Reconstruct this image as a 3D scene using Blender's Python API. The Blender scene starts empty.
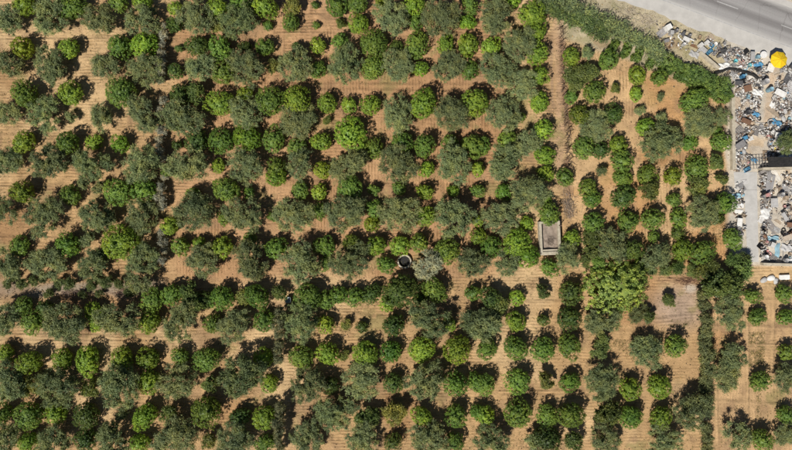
import bpy, bmesh, math, random
import numpy as np
from mathutils import Vector, Matrix, Euler
R = math.radians
rng = np.random.default_rng(7)
random.seed(7)
scene = bpy.context.scene
col = scene.collection

# ------------------------------------------------------------------ camera, sky, sun, exposure
CAM_H = 110.0                       # drone height in metres
S = 5.5                             # photograph pixels per metre on the ground
PW, PH = 792.0, 450.0
cam_d = bpy.data.cameras.new('drone_camera'); cam_d.sensor_width = 36.0
cam_d.lens = 36.0 * CAM_H / (PW / S); cam_d.clip_end = 3000
cam = bpy.data.objects.new('drone_camera', cam_d); col.objects.link(cam)
cam.location = (0, 0, CAM_H); scene.camera = cam

SUN_EL = 51.0
SHADOW_AZ = 51.0                    # shadows fall towards the upper right (degrees from +x)
world = bpy.data.worlds.new('World'); scene.world = world; world.use_nodes = True
wn = world.node_tree.nodes; wl = world.node_tree.links
sky = wn.new('ShaderNodeTexSky'); sky.sky_type = 'NISHITA'; sky.sun_disc = False
sky.altitude = 400; sky.air_density = 0.8; sky.dust_density = 0.4
sky.sun_elevation = R(SUN_EL)
sky.sun_rotation = R(90 - (SHADOW_AZ + 180))
wn['Background'].inputs[1].default_value = 0.05
wl.new(sky.outputs[0], wn['Background'].inputs[0])
sd = bpy.data.lights.new('sun', 'SUN'); sd.energy = 5.0; sd.angle = R(0.53); sd.color = (1, 0.955, 0.88)
sun = bpy.data.objects.new('sun', sd); col.objects.link(sun)
a = R(SHADOW_AZ); e = R(SUN_EL)
sun.rotation_euler = Vector((math.cos(a) * math.cos(e), math.sin(a) * math.cos(e), -math.sin(e))).to_track_quat('-Z', 'Y').to_euler()
sun.location = (-60, -70, 120)
vs = scene.view_settings
vs.view_transform = 'Standard'; vs.look = 'None'; vs.gamma = 1.0; vs.exposure = 0.0; vs.use_curve_mapping = False
scene.cycles.max_bounces = 6; scene.cycles.diffuse_bounces = 3

# ------------------------------------------------------------------ helpers
def W(px, py, z=0.0):
    """ground position of a photograph pixel; z = height of the point that was measured"""
    k = (CAM_H - z) / CAM_H
    return ((px - PW / 2) / S * k, (PH / 2 - py) / S * k)

def tag(o, label=None, cat=None, group=None, kind=None):
    if label: o['label'] = label
    if cat: o['category'] = cat
    if group: o['group'] = group
    if kind: o['kind'] = kind
    return o

def empty(name, loc=(0, 0, 0), rz=0.0, sc=1.0):
    o = bpy.data.objects.new(name, None); col.objects.link(o)
    o.location = loc; o.rotation_euler = (0, 0, rz)
    o.scale = (sc,) * 3 if isinstance(sc, (int, float)) else sc
    o.empty_display_size = 0.3
    return o

def link(name, mesh, parent=None, mat=None, color=None):
    o = bpy.data.objects.new(name, mesh); col.objects.link(o)
    if parent: o.parent = parent
    if mat:
        if not mesh.materials: mesh.materials.append(mat)
    if color: o.color = (*color[:3], 1)
    return o

def copy_tree(o, parent=None):
    c = o.copy(); col.objects.link(c); c.parent = parent
    for ch in o.children: copy_tree(ch, c)
    return c

class MB:
    def __init__(s): s.v = []; s.f = []
    def add(s, vs_, fs):
        n = len(s.v); s.v += [tuple(p) for p in vs_]; s.f += [tuple(i + n for i in f) for f in fs]; return s
    def box(s, c, d, rot=None, taper=1.0):
        x, y, z = (q / 2 for q in d); t = taper
        P = [(-x, -y, -z), (x, -y, -z), (x, y, -z), (-x, y, -z), (-x * t, -y * t, z), (x * t, -y * t, z), (x * t, y * t, z), (-x * t, y * t, z)]
        if rot is not None: P = [tuple(rot @ Vector(p)) for p in P]
        P = [(p[0] + c[0], p[1] + c[1], p[2] + c[2]) for p in P]
        return s.add(P, [(0, 3, 2, 1), (4, 5, 6, 7), (0, 1, 5, 4), (1, 2, 6, 5), (2, 3, 7, 6), (3, 0, 4, 7)])
    def tube(s, pts, rad, n=8, cap=True):
        pts = [Vector(p) for p in pts]
        if isinstance(rad, (int, float)): rad = [rad] * len(pts)
        vs_, fs = [], []
        for i, p in enumerate(pts):
            d = (pts[min(i + 1, len(pts) - 1)] - pts[max(i - 1, 0)]).normalized()
            u = d.orthogonal().normalized(); w = d.cross(u)
            for k in range(n):
                an = 2 * math.pi * k / n
                vs_.append(p + (u * math.cos(an) + w * math.sin(an)) * rad[i])
        for i in range(len(pts) - 1):
            for k in range(n):
                fs.append((i * n + k, i * n + (k + 1) % n, (i + 1) * n + (k + 1) % n, (i + 1) * n + k))
        if cap:
            fs.append(tuple(reversed(range(n)))); fs.append(tuple((len(pts) - 1) * n + k for k in range(n)))
        return s.add(vs_, fs)
    def lathe(s, prof, n=16, c=(0, 0, 0), close=False):
        vs_, fs = [], []
        for (r_, z) in prof:
            for k in range(n):
                an = 2 * math.pi * k / n
                vs_.append((c[0] + r_ * math.cos(an), c[1] + r_ * math.sin(an), c[2] + z))
        m = len(prof)
        for i in range(m if close else m - 1):
            for k in range(n):
                j = (i + 1) % m
                fs.append((i * n + k, i * n + (k + 1) % n, j * n + (k + 1) % n, j * n + k))
        return s.add(vs_, fs)
    def mesh(s, name, mat=None, smooth=False):
        m = bpy.data.meshes.new(name); m.from_pydata(s.v, [], s.f); m.validate()
        if mat: m.materials.append(mat)
        if smooth:
            for p in m.polygons: p.use_smooth = True
        m.update(); return m
    def build(s, name, mat=None, parent=None, smooth=False, color=None):
        return link(name, s.mesh(name, mat, smooth), parent, None, color)

# ------------------------------------------------------------------ procedural materials
def new_mat(name):
    m = bpy.data.materials.new(name); m.use_nodes = True
    nt = m.node_tree; nt.nodes.clear()
    out = nt.nodes.new('ShaderNodeOutputMaterial')
    return m, nt, out

def N(nt, typ, **kw):
    n = nt.nodes.new(typ)
    for k, v in kw.items():
        if hasattr(n, k): setattr(n, k, v)
        else: n.inputs[k].default_value = v
    return n

def noise(nt, scale, detail=4, rough=0.6, coord=None):
    n = N(nt, 'ShaderNodeTexNoise'); n.inputs['Scale'].default_value = scale
    n.inputs['Detail'].default_value = detail; n.inputs['Roughness'].default_value = rough
    if coord is not None: nt.links.new(coord, n.inputs['Vector'])
    return n

def ramp(nt, fac, stops):
    r_ = N(nt, 'ShaderNodeValToRGB'); el = r_.color_ramp.elements
    el[0].position, el[0].color = stops[0][0], (*stops[0][1], 1)
    el[1].position, el[1].color = stops[-1][0], (*stops[-1][1], 1)
    for p, c in stops[1:-1]:
        q = el.new(p); q.color = (*c, 1)
    nt.links.new(fac, r_.inputs[0]); return r_

def mixc(nt, a_, b_, fac, mode='MIX'):
    m = N(nt, 'ShaderNodeMix', data_type='RGBA', blend_type=mode)
    for sock, v in ((m.inputs[0], fac), (m.inputs[6], a_), (m.inputs[7], b_)):
        if hasattr(v, 'links'): nt.links.new(v, sock)
        elif isinstance(v, tuple): sock.default_value = (*v[:3], 1)
        else: sock.default_value = v
    return m.outputs[2]

def math_(nt, op, a_, b_=0.0):
    m = N(nt, 'ShaderNodeMath', operation=op)
    for i, v in enumerate((a_, b_)):
        if hasattr(v, 'links'): nt.links.new(v, m.inputs[i])
        else: m.inputs[i].default_value = v
    return m.outputs[0]

def leaf_mat(name, gloss=0.45, trans=0.22, spec=0.22):
    """leaf colour = the tree's own object colour, varied from leaf to leaf"""
    m, nt, out = new_mat(name)
    oi = N(nt, 'ShaderNodeObjectInfo'); at = N(nt, 'ShaderNodeAttribute', attribute_name='tint')
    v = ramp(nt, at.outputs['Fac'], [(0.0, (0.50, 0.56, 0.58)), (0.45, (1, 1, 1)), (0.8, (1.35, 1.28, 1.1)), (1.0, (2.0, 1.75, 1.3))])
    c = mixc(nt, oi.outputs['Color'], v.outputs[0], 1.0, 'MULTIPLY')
    tc_ = N(nt, 'ShaderNodeTexCoord'); pn = N(nt, 'ShaderNodeTexNoise', noise_dimensions='4D'); pn.inputs['Scale'].default_value = 0.75; pn.inputs['Detail'].default_value = 3
    nt.links.new(tc_.outputs['Object'], pn.inputs['Vector']); nt.links.new(math_(nt, 'MULTIPLY', oi.outputs['Random'], 40.0), pn.inputs['W'])
    pr = ramp(nt, pn.outputs['Fac'], [(0.30, (0.66, 0.74, 0.80)), (0.5, (1, 1, 1)), (0.70, (1.38, 1.22, 0.95))])
    c = mixc(nt, c, pr.outputs[0], 1.0, 'MULTIPLY')
    b = N(nt, 'ShaderNodeBsdfPrincipled'); nt.links.new(c, b.inputs['Base Color'])
    b.inputs['Roughness'].default_value = gloss; b.inputs['Specular IOR Level'].default_value = spec
    t = N(nt, 'ShaderNodeBsdfTranslucent'); tc = mixc(nt, c, (1.1, 1.25, 0.5), 1.0, 'MULTIPLY'); nt.links.new(tc, t.inputs[0])
    mx = N(nt, 'ShaderNodeMixShader'); mx.inputs[0].default_value = trans
    nt.links.new(b.outputs[0], mx.inputs[1]); nt.links.new(t.outputs[0], mx.inputs[2]); nt.links.new(mx.outputs[0], out.inputs[0])
    return m

def rough_mat(name, c1, c2, scale=3.0, rough=0.85, bump=0.3, bscale=12.0, metal=0.0, usecolor=False, spec=0.3):
    m, nt, out = new_mat(name)
    tc = N(nt, 'ShaderNodeTexCoord')
    n1 = noise(nt, scale, 6, 0.65, tc.outputs['Object'])
    r_ = ramp(nt, n1.outputs['Fac'], [(0.3, c1), (0.7, c2)])
    c = r_.outputs[0]
    if usecolor:
        oi = N(nt, 'ShaderNodeObjectInfo'); c = mixc(nt, oi.outputs['Color'], c, 1.0, 'MULTIPLY')
    b = N(nt, 'ShaderNodeBsdfPrincipled'); nt.links.new(c, b.inputs['Base Color'])
    b.inputs['Roughness'].default_value = rough; b.inputs['Metallic'].default_value = metal
    b.inputs['Specular IOR Level'].default_value = spec
    n2 = noise(nt, bscale, 5, 0.7, tc.outputs['Object'])
    bp = N(nt, 'ShaderNodeBump'); bp.inputs['Strength'].default_value = bump; bp.inputs['Distance'].default_value = 0.05
    nt.links.new(n2.outputs['Fac'], bp.inputs['Height']); nt.links.new(bp.outputs[0], b.inputs['Normal'])
    nt.links.new(b.outputs[0], out.inputs[0])
    return m

M = {}
M['leaf'] = leaf_mat('citrus_leaf', 0.42, 0.24)
M['olive'] = leaf_mat('olive_leaf', 0.5, 0.15)
M['dry'] = leaf_mat('dry_twig', 0.8, 0.1)
M['bark'] = rough_mat('bark', (0.10, 0.075, 0.05), (0.22, 0.18, 0.13), 6, 0.9, 0.8, 25)
M['concrete'] = rough_mat('weathered_concrete', (0.33, 0.285, 0.21), (0.56, 0.50, 0.39), 1.5, 0.9, 0.5, 9)
M['silt'] = rough_mat('dry_silt', (0.20, 0.155, 0.12), (0.37, 0.30, 0.24), 1.8, 0.95, 0.7, 6)
M['paint'] = rough_mat('worn_paint', (0.62, 0.60, 0.57), (1.0, 1.0, 1.0), 3.0, 0.55, 0.15, 14, 0.0, True)
M['metal'] = rough_mat('scrap_metal', (0.45, 0.42, 0.40), (1.0, 1.0, 1.0), 4.0, 0.55, 0.25, 16, 0.35, True)
M['wood'] = rough_mat('weathered_wood', (0.55, 0.5, 0.45), (1.0, 0.97, 0.92), 8.0, 0.85, 0.4, 30, 0.0, True)
M['cloth'] = rough_mat('canvas', (0.75, 0.74, 0.72), (1.0, 1.0, 1.0), 2.5, 0.85, 0.3, 20, 0.0, True)
M['rubber'] = rough_mat('rubber', (0.012, 0.012, 0.013), (0.035, 0.033, 0.03), 4, 0.8, 0.3, 20)
M['rubble'] = leaf_mat('rubble', 0.9, 0.0)

# ------------------------------------------------------------------ smooth value noise for terrain and painting
_T = {}
def vnoise(x, y, seed=0):
    if seed not in _T: _T[seed] = np.random.default_rng(seed).random((256, 256))
    T = _T[seed]
    xi = np.floor(x).astype(int); yi = np.floor(y).astype(int); fx = x - xi; fy = y - yi
    fx = fx * fx * (3 - 2 * fx); fy = fy * fy * (3 - 2 * fy)
    g = lambda i, j: T[i % 256, j % 256]
    return (g(xi, yi) * (1 - fx) + g(xi + 1, yi) * fx) * (1 - fy) + (g(xi, yi + 1) * (1 - fx) + g(xi + 1, yi + 1) * fx) * fy
def fbm(x, y, f, seed=0, o=4):
    t = 0; a_ = 0.5
    for i in range(o):
        t = t + a_ * vnoise(x * f, y * f, seed + i); f *= 2.03; a_ *= 0.5
    return t / (1 - 0.5 ** o)
def sstep(a_, b_, x):
    t = np.clip((x - a_) / (b_ - a_), 0, 1); return t * t * (3 - 2 * t)

ROAD_SLOPE = 0.37
def road_off(PX, PY):               # vertical pixel offset above the lower edge of the road shoulder
    return (33 + ROAD_SLOPE * (PX - 707)) - PY

# ------------------------------------------------------------------ ground: one sheet, fine in the middle, wide outside
def axis(lo, hi, step, far):
    mid = np.arange(lo, hi + step / 2, step); out = []; d = step * 3; p = hi
    while p < far: p += d; out.append(p); d *= 1.5
    neg = [lo - (q - hi) for q in out][::-1]
    return np.concatenate([neg, mid, out])
ax = axis(-80, 80, 0.25, 900); ay = axis(-46, 46, 0.25, 900)
GX, GY = np.meshgrid(ax, ay)
PX = GX * S + PW / 2; PY = PH / 2 - GY * S
wob = (fbm(GX, GY, 0.12, 3) - 0.5)
PXw = PX + wob * 16; PYw = PY + (fbm(GX, GY, 0.12, 9) - 0.5) * 16
off = road_off(PX, PY)
yard = sstep(722, 732, PXw) * (1 - sstep(263, 268, PY)) * sstep(-30, -24, -off) if False else sstep(724, 732, PXw) * (1 - sstep(263, 268, PY))
verge = sstep(-62, -52, off + wob * 12) * sstep(552, 575, PX) * (1 - sstep(742, 760, PXw))
roadm = sstep(-3, 1, off) * sstep(600, 612, PX)
flat = np.clip(yard + roadm + (np.abs(GX) > 85) + (np.abs(GY) > 50), 0, 1)
n1 = fbm(GX, GY, 0.09, 1); n2 = fbm(GX, GY, 0.5, 5); n3 = fbm(GX, GY, 2.2, 11, 3)
soil = np.stack([0.46 + 0 * n1, 0.295 + 0 * n1, 0.150 + 0 * n1], -1)
def blend(c, mask):
    global soil
    soil = soil * (1 - mask[..., None]) + np.array(c) * mask[..., None]
blend((0.56, 0.385, 0.21), sstep(0.45, 0.68, n1))                                     # paler dry crust
blend((0.36, 0.205, 0.10), sstep(0.56, 0.72, fbm(GX, GY, 0.07, 21)) * 0.8)                 # redder tilled earth
mid = sstep(160, 190, PXw) * (1 - sstep(490, 520, PXw)) * (1 - sstep(270, 285, PYw))
blend((0.42, 0.235, 0.125), mid * 0.7)
plot = sstep(566, 575, PXw) * (1 - sstep(724, 732, PXw)) * (1 - sstep(262, 272, PYw)) * sstep(20, 50, PYw)
blend((0.56, 0.37, 0.20), plot * 0.8)
blend((0.47, 0.26, 0.115), plot * sstep(0.5, 0.7, fbm(GX, GY, 0.16, 31)) * 0.8)
lane_x = 557 + 4 * np.sin(PY / 60.0)
track = np.exp(-((PX - lane_x) / 6.0) ** 4) * sstep(0, 20, PY) * (1 - sstep(166, 178, PY))
blend((0.46, 0.30, 0.185), track * 0.9)
blend((0.27, 0.165, 0.105), np.exp(-((PXw - (562 + (PY - 34) * 0.045)) / 3.2) ** 4) * sstep(20, 40, PY) * (1 - sstep(195, 215, PY)) * sstep(0.40, 0.55, fbm(GX, GY, 0.7, 88)) * 0.95)
blend((0.34, 0.23, 0.16), np.exp(-((PXw - 551.5) / 1.6) ** 4) * sstep(20, 40, PY) * (1 - sstep(160, 178, PY)) * 0.6)
bound = np.exp(-((PYw - 289) / 8.0) ** 4) * (1 - sstep(150, 175, PX))
blend((0.30, 0.245, 0.19), bound * 0.85)
blend((0.40, 0.295, 0.225), np.exp(-(((PXw - 678) / 30) ** 2 + ((PYw - 308) / 22) ** 2) ** 2) * 0.85)
blend((0.50, 0.43, 0.36), np.exp(-(((PXw - 688) / 7) ** 2 + ((PYw - 290) / 5) ** 2) ** 2) * 0.8)
blend((0.30, 0.17, 0.10), np.exp(-(((PXw - 680) / 26) ** 2 + ((PYw - 281) / 4) ** 2) ** 2) * 0.6)
lr = sstep(706, 712, PX) * sstep(282, 290, PYw)
blend((0.50, 0.325, 0.175), lr * 0.8)
blend((0.45, 0.25, 0.12), lr * np.exp(-(((PXw - 725) / 16) ** 2 + ((PYw - 340) / 12) ** 2) ** 2) * 0.8)
blend((0.44, 0.385, 0.27), verge * 0.9)
blend((0.32, 0.29, 0.17), verge * sstep(0.5, 0.62, fbm(GX, GY, 0.45, 41)) * 0.7)
blend((0.56, 0.50, 0.42), yard * 0.95)
blend((0.52, 0.40, 0.29), yard * np.exp(-((PXw - (768 + (PY - 60) * -0.06 + 10 * np.exp(-((PY - 60) / 20) ** 2))) / 5.5) ** 4) * (1 - sstep(118, 135, PY)))
blend((0.50, 0.38, 0.26), yard * np.exp(-(((PXw - 757) / 12) ** 2 + ((PYw - 147) / 11) ** 2) ** 2))
blend((0.45, 0.41, 0.36), yard * sstep(0.5, 0.65, fbm(GX, GY, 0.8, 51)) * 0.6)
# weeds and leaf litter on the tree strips
weeds = sstep(0.56, 0.70, fbm(GX, GY, 0.22, 61)) * sstep(0.45, 0.6, n2) * (1 - yard) * (1 - roadm) * (1 - plot * 0.6)
blend((0.24, 0.20, 0.085), weeds * 0.7)
blend((0.30, 0.19, 0.11), sstep(0.58, 0.72, fbm(GX, GY, 0.33, 121)) * (1 - yard) * (1 - roadm) * 0.55)
soil *= np.array([1.0, 1.005, 0.99])
soil *= (0.74 + 0.50 * n2 + 0.34 * (n3 - 0.5))[..., None]
Z = ((n1 - 0.5) * 0.25 + (n2 - 0.5) * 0.16 + (n3 - 0.5) * 0.07) * (1 - flat)
# low earth bunds and wheel ruts round the irrigation basins
BUND = [(713, 325, 713, 360), (747, 325, 748, 450), (774, 290, 772, 372), (713, 327, 792, 328), (713, 347, 760, 348), (712, 402, 775, 405), (717, 392, 717, 450), (748, 345, 792, 346), (760, 300, 792, 301),
        (283, 0, 283, 60), (300, 28, 300, 62), (310, 0, 310, 60), (275, 34, 332, 34), (275, 16, 330, 17), (322, 20, 362, 20), (330, 88, 331, 125), (340, 85, 341, 112), (255, 85, 545, 87), (255, 91, 545, 93), (380, 38, 500, 38), (410, 120, 470, 121),
        (405, 124, 470, 126), (255, 183, 390, 185), (390, 182, 392, 200), (440, 183, 441, 203), (468, 182, 490, 183), (330, 310, 375, 318), (480, 303, 565, 302), (345, 316, 400, 319), (375, 398, 440, 396), (345, 402, 440, 402), (500, 392, 600, 391), (500, 396, 600, 396),
        (0, 336, 160, 338), (0, 341, 170, 343), (470, 335, 640, 333), (640, 322, 690, 315), (640, 326, 690, 319), (0, 42, 110, 38), (0, 136, 60, 135), (30, 138, 90, 133), (0, 238, 80, 240), (0, 187, 60, 186), (85, 40, 112, 42), (85, 57, 130, 58), (440, 365, 520, 366)]
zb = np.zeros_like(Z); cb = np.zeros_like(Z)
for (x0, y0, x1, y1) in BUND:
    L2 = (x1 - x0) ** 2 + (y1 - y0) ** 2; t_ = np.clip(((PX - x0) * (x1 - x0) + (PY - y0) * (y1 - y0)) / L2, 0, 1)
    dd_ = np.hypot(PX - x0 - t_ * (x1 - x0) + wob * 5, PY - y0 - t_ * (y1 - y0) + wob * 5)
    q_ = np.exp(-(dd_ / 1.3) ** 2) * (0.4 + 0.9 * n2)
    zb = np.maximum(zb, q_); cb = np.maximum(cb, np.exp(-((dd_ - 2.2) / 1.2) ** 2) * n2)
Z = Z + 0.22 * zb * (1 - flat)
soil *= (1 - 0.30 * cb * (1 - flat))[..., None]  # furrow shade beside the bunds painted in as darker soil
# furrow direction masks: R = plough lines along x, G = along y
fv = sstep(0.50, 0.56, fbm(GX, GY, 0.11, 71)) * mid
fv = np.maximum(fv, sstep(0.5, 0.56, fbm(GX, GY, 0.10, 75)) * plot)
fv = np.maximum(fv, lr * sstep(0.52, 0.56, fbm(GX, GY, 0.10, 79)))
fh = (1 - fv) * (1 - plot * 0.75)
keep = (1 - np.clip(yard + roadm + verge + track * 0.5 + bound, 0, 1))
soft = 1 - 0.5 * lr - 0.3 * sstep(470, 560, PX) * sstep(270, 300, PY) * (1 - lr)
fh = fh * keep * soft; fv = fv * keep * soft
ny, nx = GX.shape
verts = np.stack([GX, GY, Z], -1).reshape(-1, 3)
i0 = (np.arange(ny - 1)[:, None] * nx + np.arange(nx - 1)[None, :]).reshape(-1)
faces = np.stack([i0, i0 + 1, i0 + nx + 1, i0 + nx], -1)
def np_mesh(name, verts, faces, mat=None, smooth=False):
    m = bpy.data.meshes.new(name); nv, nf, k = len(verts), len(faces), faces.shape[1]
    m.vertices.add(nv); m.vertices.foreach_set('co', np.ascontiguousarray(verts, dtype=np.float32).ravel())
    m.loops.add(nf * k); m.loops.foreach_set('vertex_index', np.ascontiguousarray(faces, dtype=np.int32).ravel())
    m.polygons.add(nf); m.polygons.foreach_set('loop_start', np.arange(0, nf * k, k, dtype=np.int32))
    if smooth: m.polygons.foreach_set('use_smooth', np.ones(nf, dtype=bool))
    m.update(calc_edges=True)
    if mat: m.materials.append(mat)
    return m
gm = np_mesh('ground', verts, faces, None, True)
def vattr(m, name, arr):
    at = m.attributes.new(name, 'FLOAT_COLOR', 'POINT')
    c = np.ones((len(m.vertices), 4), np.float32); c[:, :3] = arr.reshape(-1, 3); at.data.foreach_set('color', c.ravel())
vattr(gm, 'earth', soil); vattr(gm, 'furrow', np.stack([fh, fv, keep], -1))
m, nt, out = new_mat('earth')
geo = N(nt, 'ShaderNodeNewGeometry')
ea = N(nt, 'ShaderNodeAttribute', attribute_name='earth'); fu = N(nt, 'ShaderNodeAttribute', attribute_name='furrow')
sep = N(nt, 'ShaderNodeSeparateColor'); nt.links.new(fu.outputs['Color'], sep.inputs[0])
def wave(axis_, scale):
    w = N(nt, 'ShaderNodeTexWave', wave_type='BANDS', bands_direction=axis_, wave_profile='SIN')
    w.inputs['Scale'].default_value = scale; w.inputs['Distortion'].default_value = 3.2
    w.inputs['Detail'].default_value = 3; w.inputs['Detail Scale'].default_value = 0.35; w.inputs['Detail Roughness'].default_value = 0.65
    nt.links.new(geo.outputs['Position'], w.inputs['Vector']); return w.outputs['Fac']
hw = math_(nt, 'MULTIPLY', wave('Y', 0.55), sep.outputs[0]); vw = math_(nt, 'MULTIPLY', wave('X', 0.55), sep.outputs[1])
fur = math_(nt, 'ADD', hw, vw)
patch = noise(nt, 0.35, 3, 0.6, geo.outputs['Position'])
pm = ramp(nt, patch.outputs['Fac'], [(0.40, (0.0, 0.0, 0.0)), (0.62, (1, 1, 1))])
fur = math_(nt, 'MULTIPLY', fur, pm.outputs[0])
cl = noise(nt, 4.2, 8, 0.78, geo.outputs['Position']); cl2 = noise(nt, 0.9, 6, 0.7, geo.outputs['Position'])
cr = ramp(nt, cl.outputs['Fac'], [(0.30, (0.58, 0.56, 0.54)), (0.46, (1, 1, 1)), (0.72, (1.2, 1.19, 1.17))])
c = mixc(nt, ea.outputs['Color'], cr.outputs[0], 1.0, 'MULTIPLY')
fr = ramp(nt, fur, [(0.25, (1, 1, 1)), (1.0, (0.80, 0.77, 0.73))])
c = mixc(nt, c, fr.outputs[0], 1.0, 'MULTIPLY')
hsum = math_(nt, 'ADD', math_(nt, 'MULTIPLY', fur, -0.68), math_(nt, 'ADD', math_(nt, 'MULTIPLY', cl.outputs['Fac'], 0.9), math_(nt, 'MULTIPLY', cl2.outputs['Fac'], 0.8)))
bp = N(nt, 'ShaderNodeBump'); bp.inputs['Strength'].default_value = 0.75; bp.inputs['Distance'].default_value = 0.18
nt.links.new(hsum, bp.inputs['Height'])
b = N(nt, 'ShaderNodeBsdfPrincipled'); b.inputs['Roughness'].default_value = 0.95; b.inputs['Specular IOR Level'].default_value = 0.1
nt.links.new(c, b.inputs['Base Color']); nt.links.new(bp.outputs[0], b.inputs['Normal']); nt.links.new(b.outputs[0], out.inputs[0])
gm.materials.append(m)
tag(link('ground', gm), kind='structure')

# ------------------------------------------------------------------ road in the upper right corner
def strip_mesh(name, o0, o1, z, mat, x0=590, x1=1500, curve=None):
    """sheet between two vertical pixel offsets above the shoulder edge"""
    mb = MB(); xs = np.linspace(x0, x1, 160 if curve else 40); P = []
    for x in xs:
        yb = 33 + ROAD_SLOPE * (x - 707)
        j = (lambda s_: (fbm(np.array([x * 0.13]), np.array([s_]), 1.0, 91)[0] - 0.5) * 9 if curve else 0)
        P.append((*W(x, yb - o0 - (j(3.0) if curve else 0)), z)); P.append((*W(x, yb - o1), z))
    mb.add(P, [(2 * i, 2 * i + 2, 2 * i + 3, 2 * i + 1) for i in range(len(xs) - 1)])
    return mb.mesh(name, mat)
M['shoulder'] = rough_mat('dusty_shoulder', (0.42, 0.40, 0.37), (0.54, 0.515, 0.475), 0.5, 0.95, 0.3, 8)
m, nt, out = new_mat('worn_asphalt')
geo = N(nt, 'ShaderNodeNewGeometry')
mp = N(nt, 'ShaderNodeMapping'); mp.vector_type = 'POINT'; mp.inputs['Rotation'].default_value = (0, 0, math.atan(ROAD_SLOPE))
nt.links.new(geo.outputs['Position'], mp.inputs[0])
st = N(nt, 'ShaderNodeMapping'); st.inputs['Scale'].default_value = (0.03, 0.7, 1); nt.links.new(mp.outputs[0], st.inputs[0])
s1 = noise(nt, 1.0, 5, 0.6, st.outputs[0]); s2 = noise(nt, 6.0, 6, 0.7, geo.outputs['Position'])
sx = N(nt, 'ShaderNodeSeparateXYZ'); nt.links.new(mp.outputs[0], sx.inputs[0])
wy = N(nt, 'ShaderNodeTexWave', wave_type='BANDS', bands_direction='Y'); wy.inputs['Scale'].default_value = 0.098; wy.inputs['Distortion'].default_value = 0.4; wy.inputs['Phase Offset'].default_value = 2.2
nt.links.new(mp.outputs[0], wy.inputs['Vector'])
rub = ramp(nt, wy.outputs['Fac'], [(0.2, (1, 1, 1)), (0.95, (0.62, 0.61, 0.61))])
c = ramp(nt, s1.outputs['Fac'], [(0.3, (0.26, 0.247, 0.238)), (0.7, (0.355, 0.34, 0.328))]).outputs[0]
c = mixc(nt, c, rub.outputs[0], 1.0, 'MULTIPLY')
g2 = ramp(nt, s2.outputs['Fac'], [(0.3, (0.88, 0.88, 0.88)), (0.7, (1.08, 1.08, 1.08))]); c = mixc(nt, c, g2.outputs[0], 1.0, 'MULTIPLY')
def mrange(v, a_, b_):
    q = N(nt, 'ShaderNodeMapRange', interpolation_type='SMOOTHSTEP'); q.inputs[1].default_value = a_; q.inputs[2].default_value = b_
    nt.links.new(v, q.inputs[0]); return q.outputs[0]
edge = math_(nt, 'ADD', sx.outputs['Y'], math_(nt, 'MULTIPLY', math_(nt, 'SUBTRACT', s1.outputs['Fac'], 0.5), 1.6))
ck = N(nt, 'ShaderNodeTexVoronoi', feature='DISTANCE_TO_EDGE'); ck.inputs['Scale'].default_value = 0.22
cw = noise(nt, 0.8, 5, 0.7, geo.outputs['Position']); cv_ = mixc(nt, geo.outputs['Position'], cw.outputs['Color'], 0.55, 'ADD'); nt.links.new(cv_, ck.inputs['Vector'])
ckr = ramp(nt, ck.outputs['Distance'], [(0.0, (0.62, 0.61, 0.60)), (0.012, (1, 1, 1))]); c = mixc(nt, c, ckr.outputs[0], 0.7, 'MULTIPLY')
dust = math_(nt, 'MAXIMUM', mrange(edge, 56.4, 54.9), mrange(edge, 60.6, 62.2))
c = mixc(nt, c, (0.50, 0.48, 0.45), dust)
b = N(nt, 'ShaderNodeBsdfPrincipled'); b.inputs['Roughness'].default_value = 0.9; nt.links.new(c, b.inputs['Base Color']); nt.links.new(b.outputs[0], out.inputs[0])
M['asphalt'] = m
M['line'] = rough_mat('road_paint', (0.30, 0.29, 0.28), (0.50, 0.49, 0.475), 2.6, 0.8, 0.1, 10)
tag(link('road_shoulder', strip_mesh('road_shoulder', 0, 62, 0.03, M['shoulder'], curve=True)), kind='structure')
tag(link('road', strip_mesh('road', 16.0, 56, 0.034, M['asphalt'])), kind='structure')
road_o = bpy.data.objects['road']
link('edge_line', strip_mesh('edge_line', 16.2, 17.1, 0.038, M['line']), road_o)
for k in range(-3, 12):
    xa = 717 + k * 64
    link('centre_dash', strip_mesh('centre_dash', 35.0, 36.0, 0.038, M['line'], xa, xa + 21), road_o)

# ------------------------------------------------------------------ foliage prototypes
def rdir(n, zmin=-1.0):
    z = rng.uniform(zmin, 1, n); t = rng.uniform(0, 2 * math.pi, n); q = np.sqrt(1 - z * z)
    return np.stack([q * np.cos(t), q * np.sin(t), z], -1)
def unit(v): return v / (np.linalg.norm(v, axis=-1, keepdims=True) + 1e-9)

def cards(name, c, n, L, Wd, mat, tint=None, core=None):
    k = len(c); n = unit(n); t = unit(np.cross(n, rng.normal(size=(k, 3)))); b_ = np.cross(n, t)
    L = (L * rng.uniform(0.7, 1.3, k))[:, None]; Wd = (Wd * rng.uniform(0.75, 1.25, k))[:, None]
    v = np.stack([c - t * L / 2, c + b_ * Wd / 2 - n * Wd * 0.12, c + t * L / 2, c - b_ * Wd / 2 - n * Wd * 0.12], 1).reshape(-1, 3)
    f = np.arange(4 * k).reshape(-1, 4)
    tint = rng.random(k) if tint is None else tint
    tv = np.repeat(tint, 4)
    if core is not None:
        cv, cf = core; f = np.concatenate([f, cf + len(v)]); v = np.concatenate([v, cv]); tv = np.concatenate([tv, np.full(len(cv), 0.35)])
    m = np_mesh(name, v, f, mat)
    at = m.attributes.new('tint', 'FLOAT', 'POINT'); at.data.foreach_set('value', tv.astype(np.float32))
    return m

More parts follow.
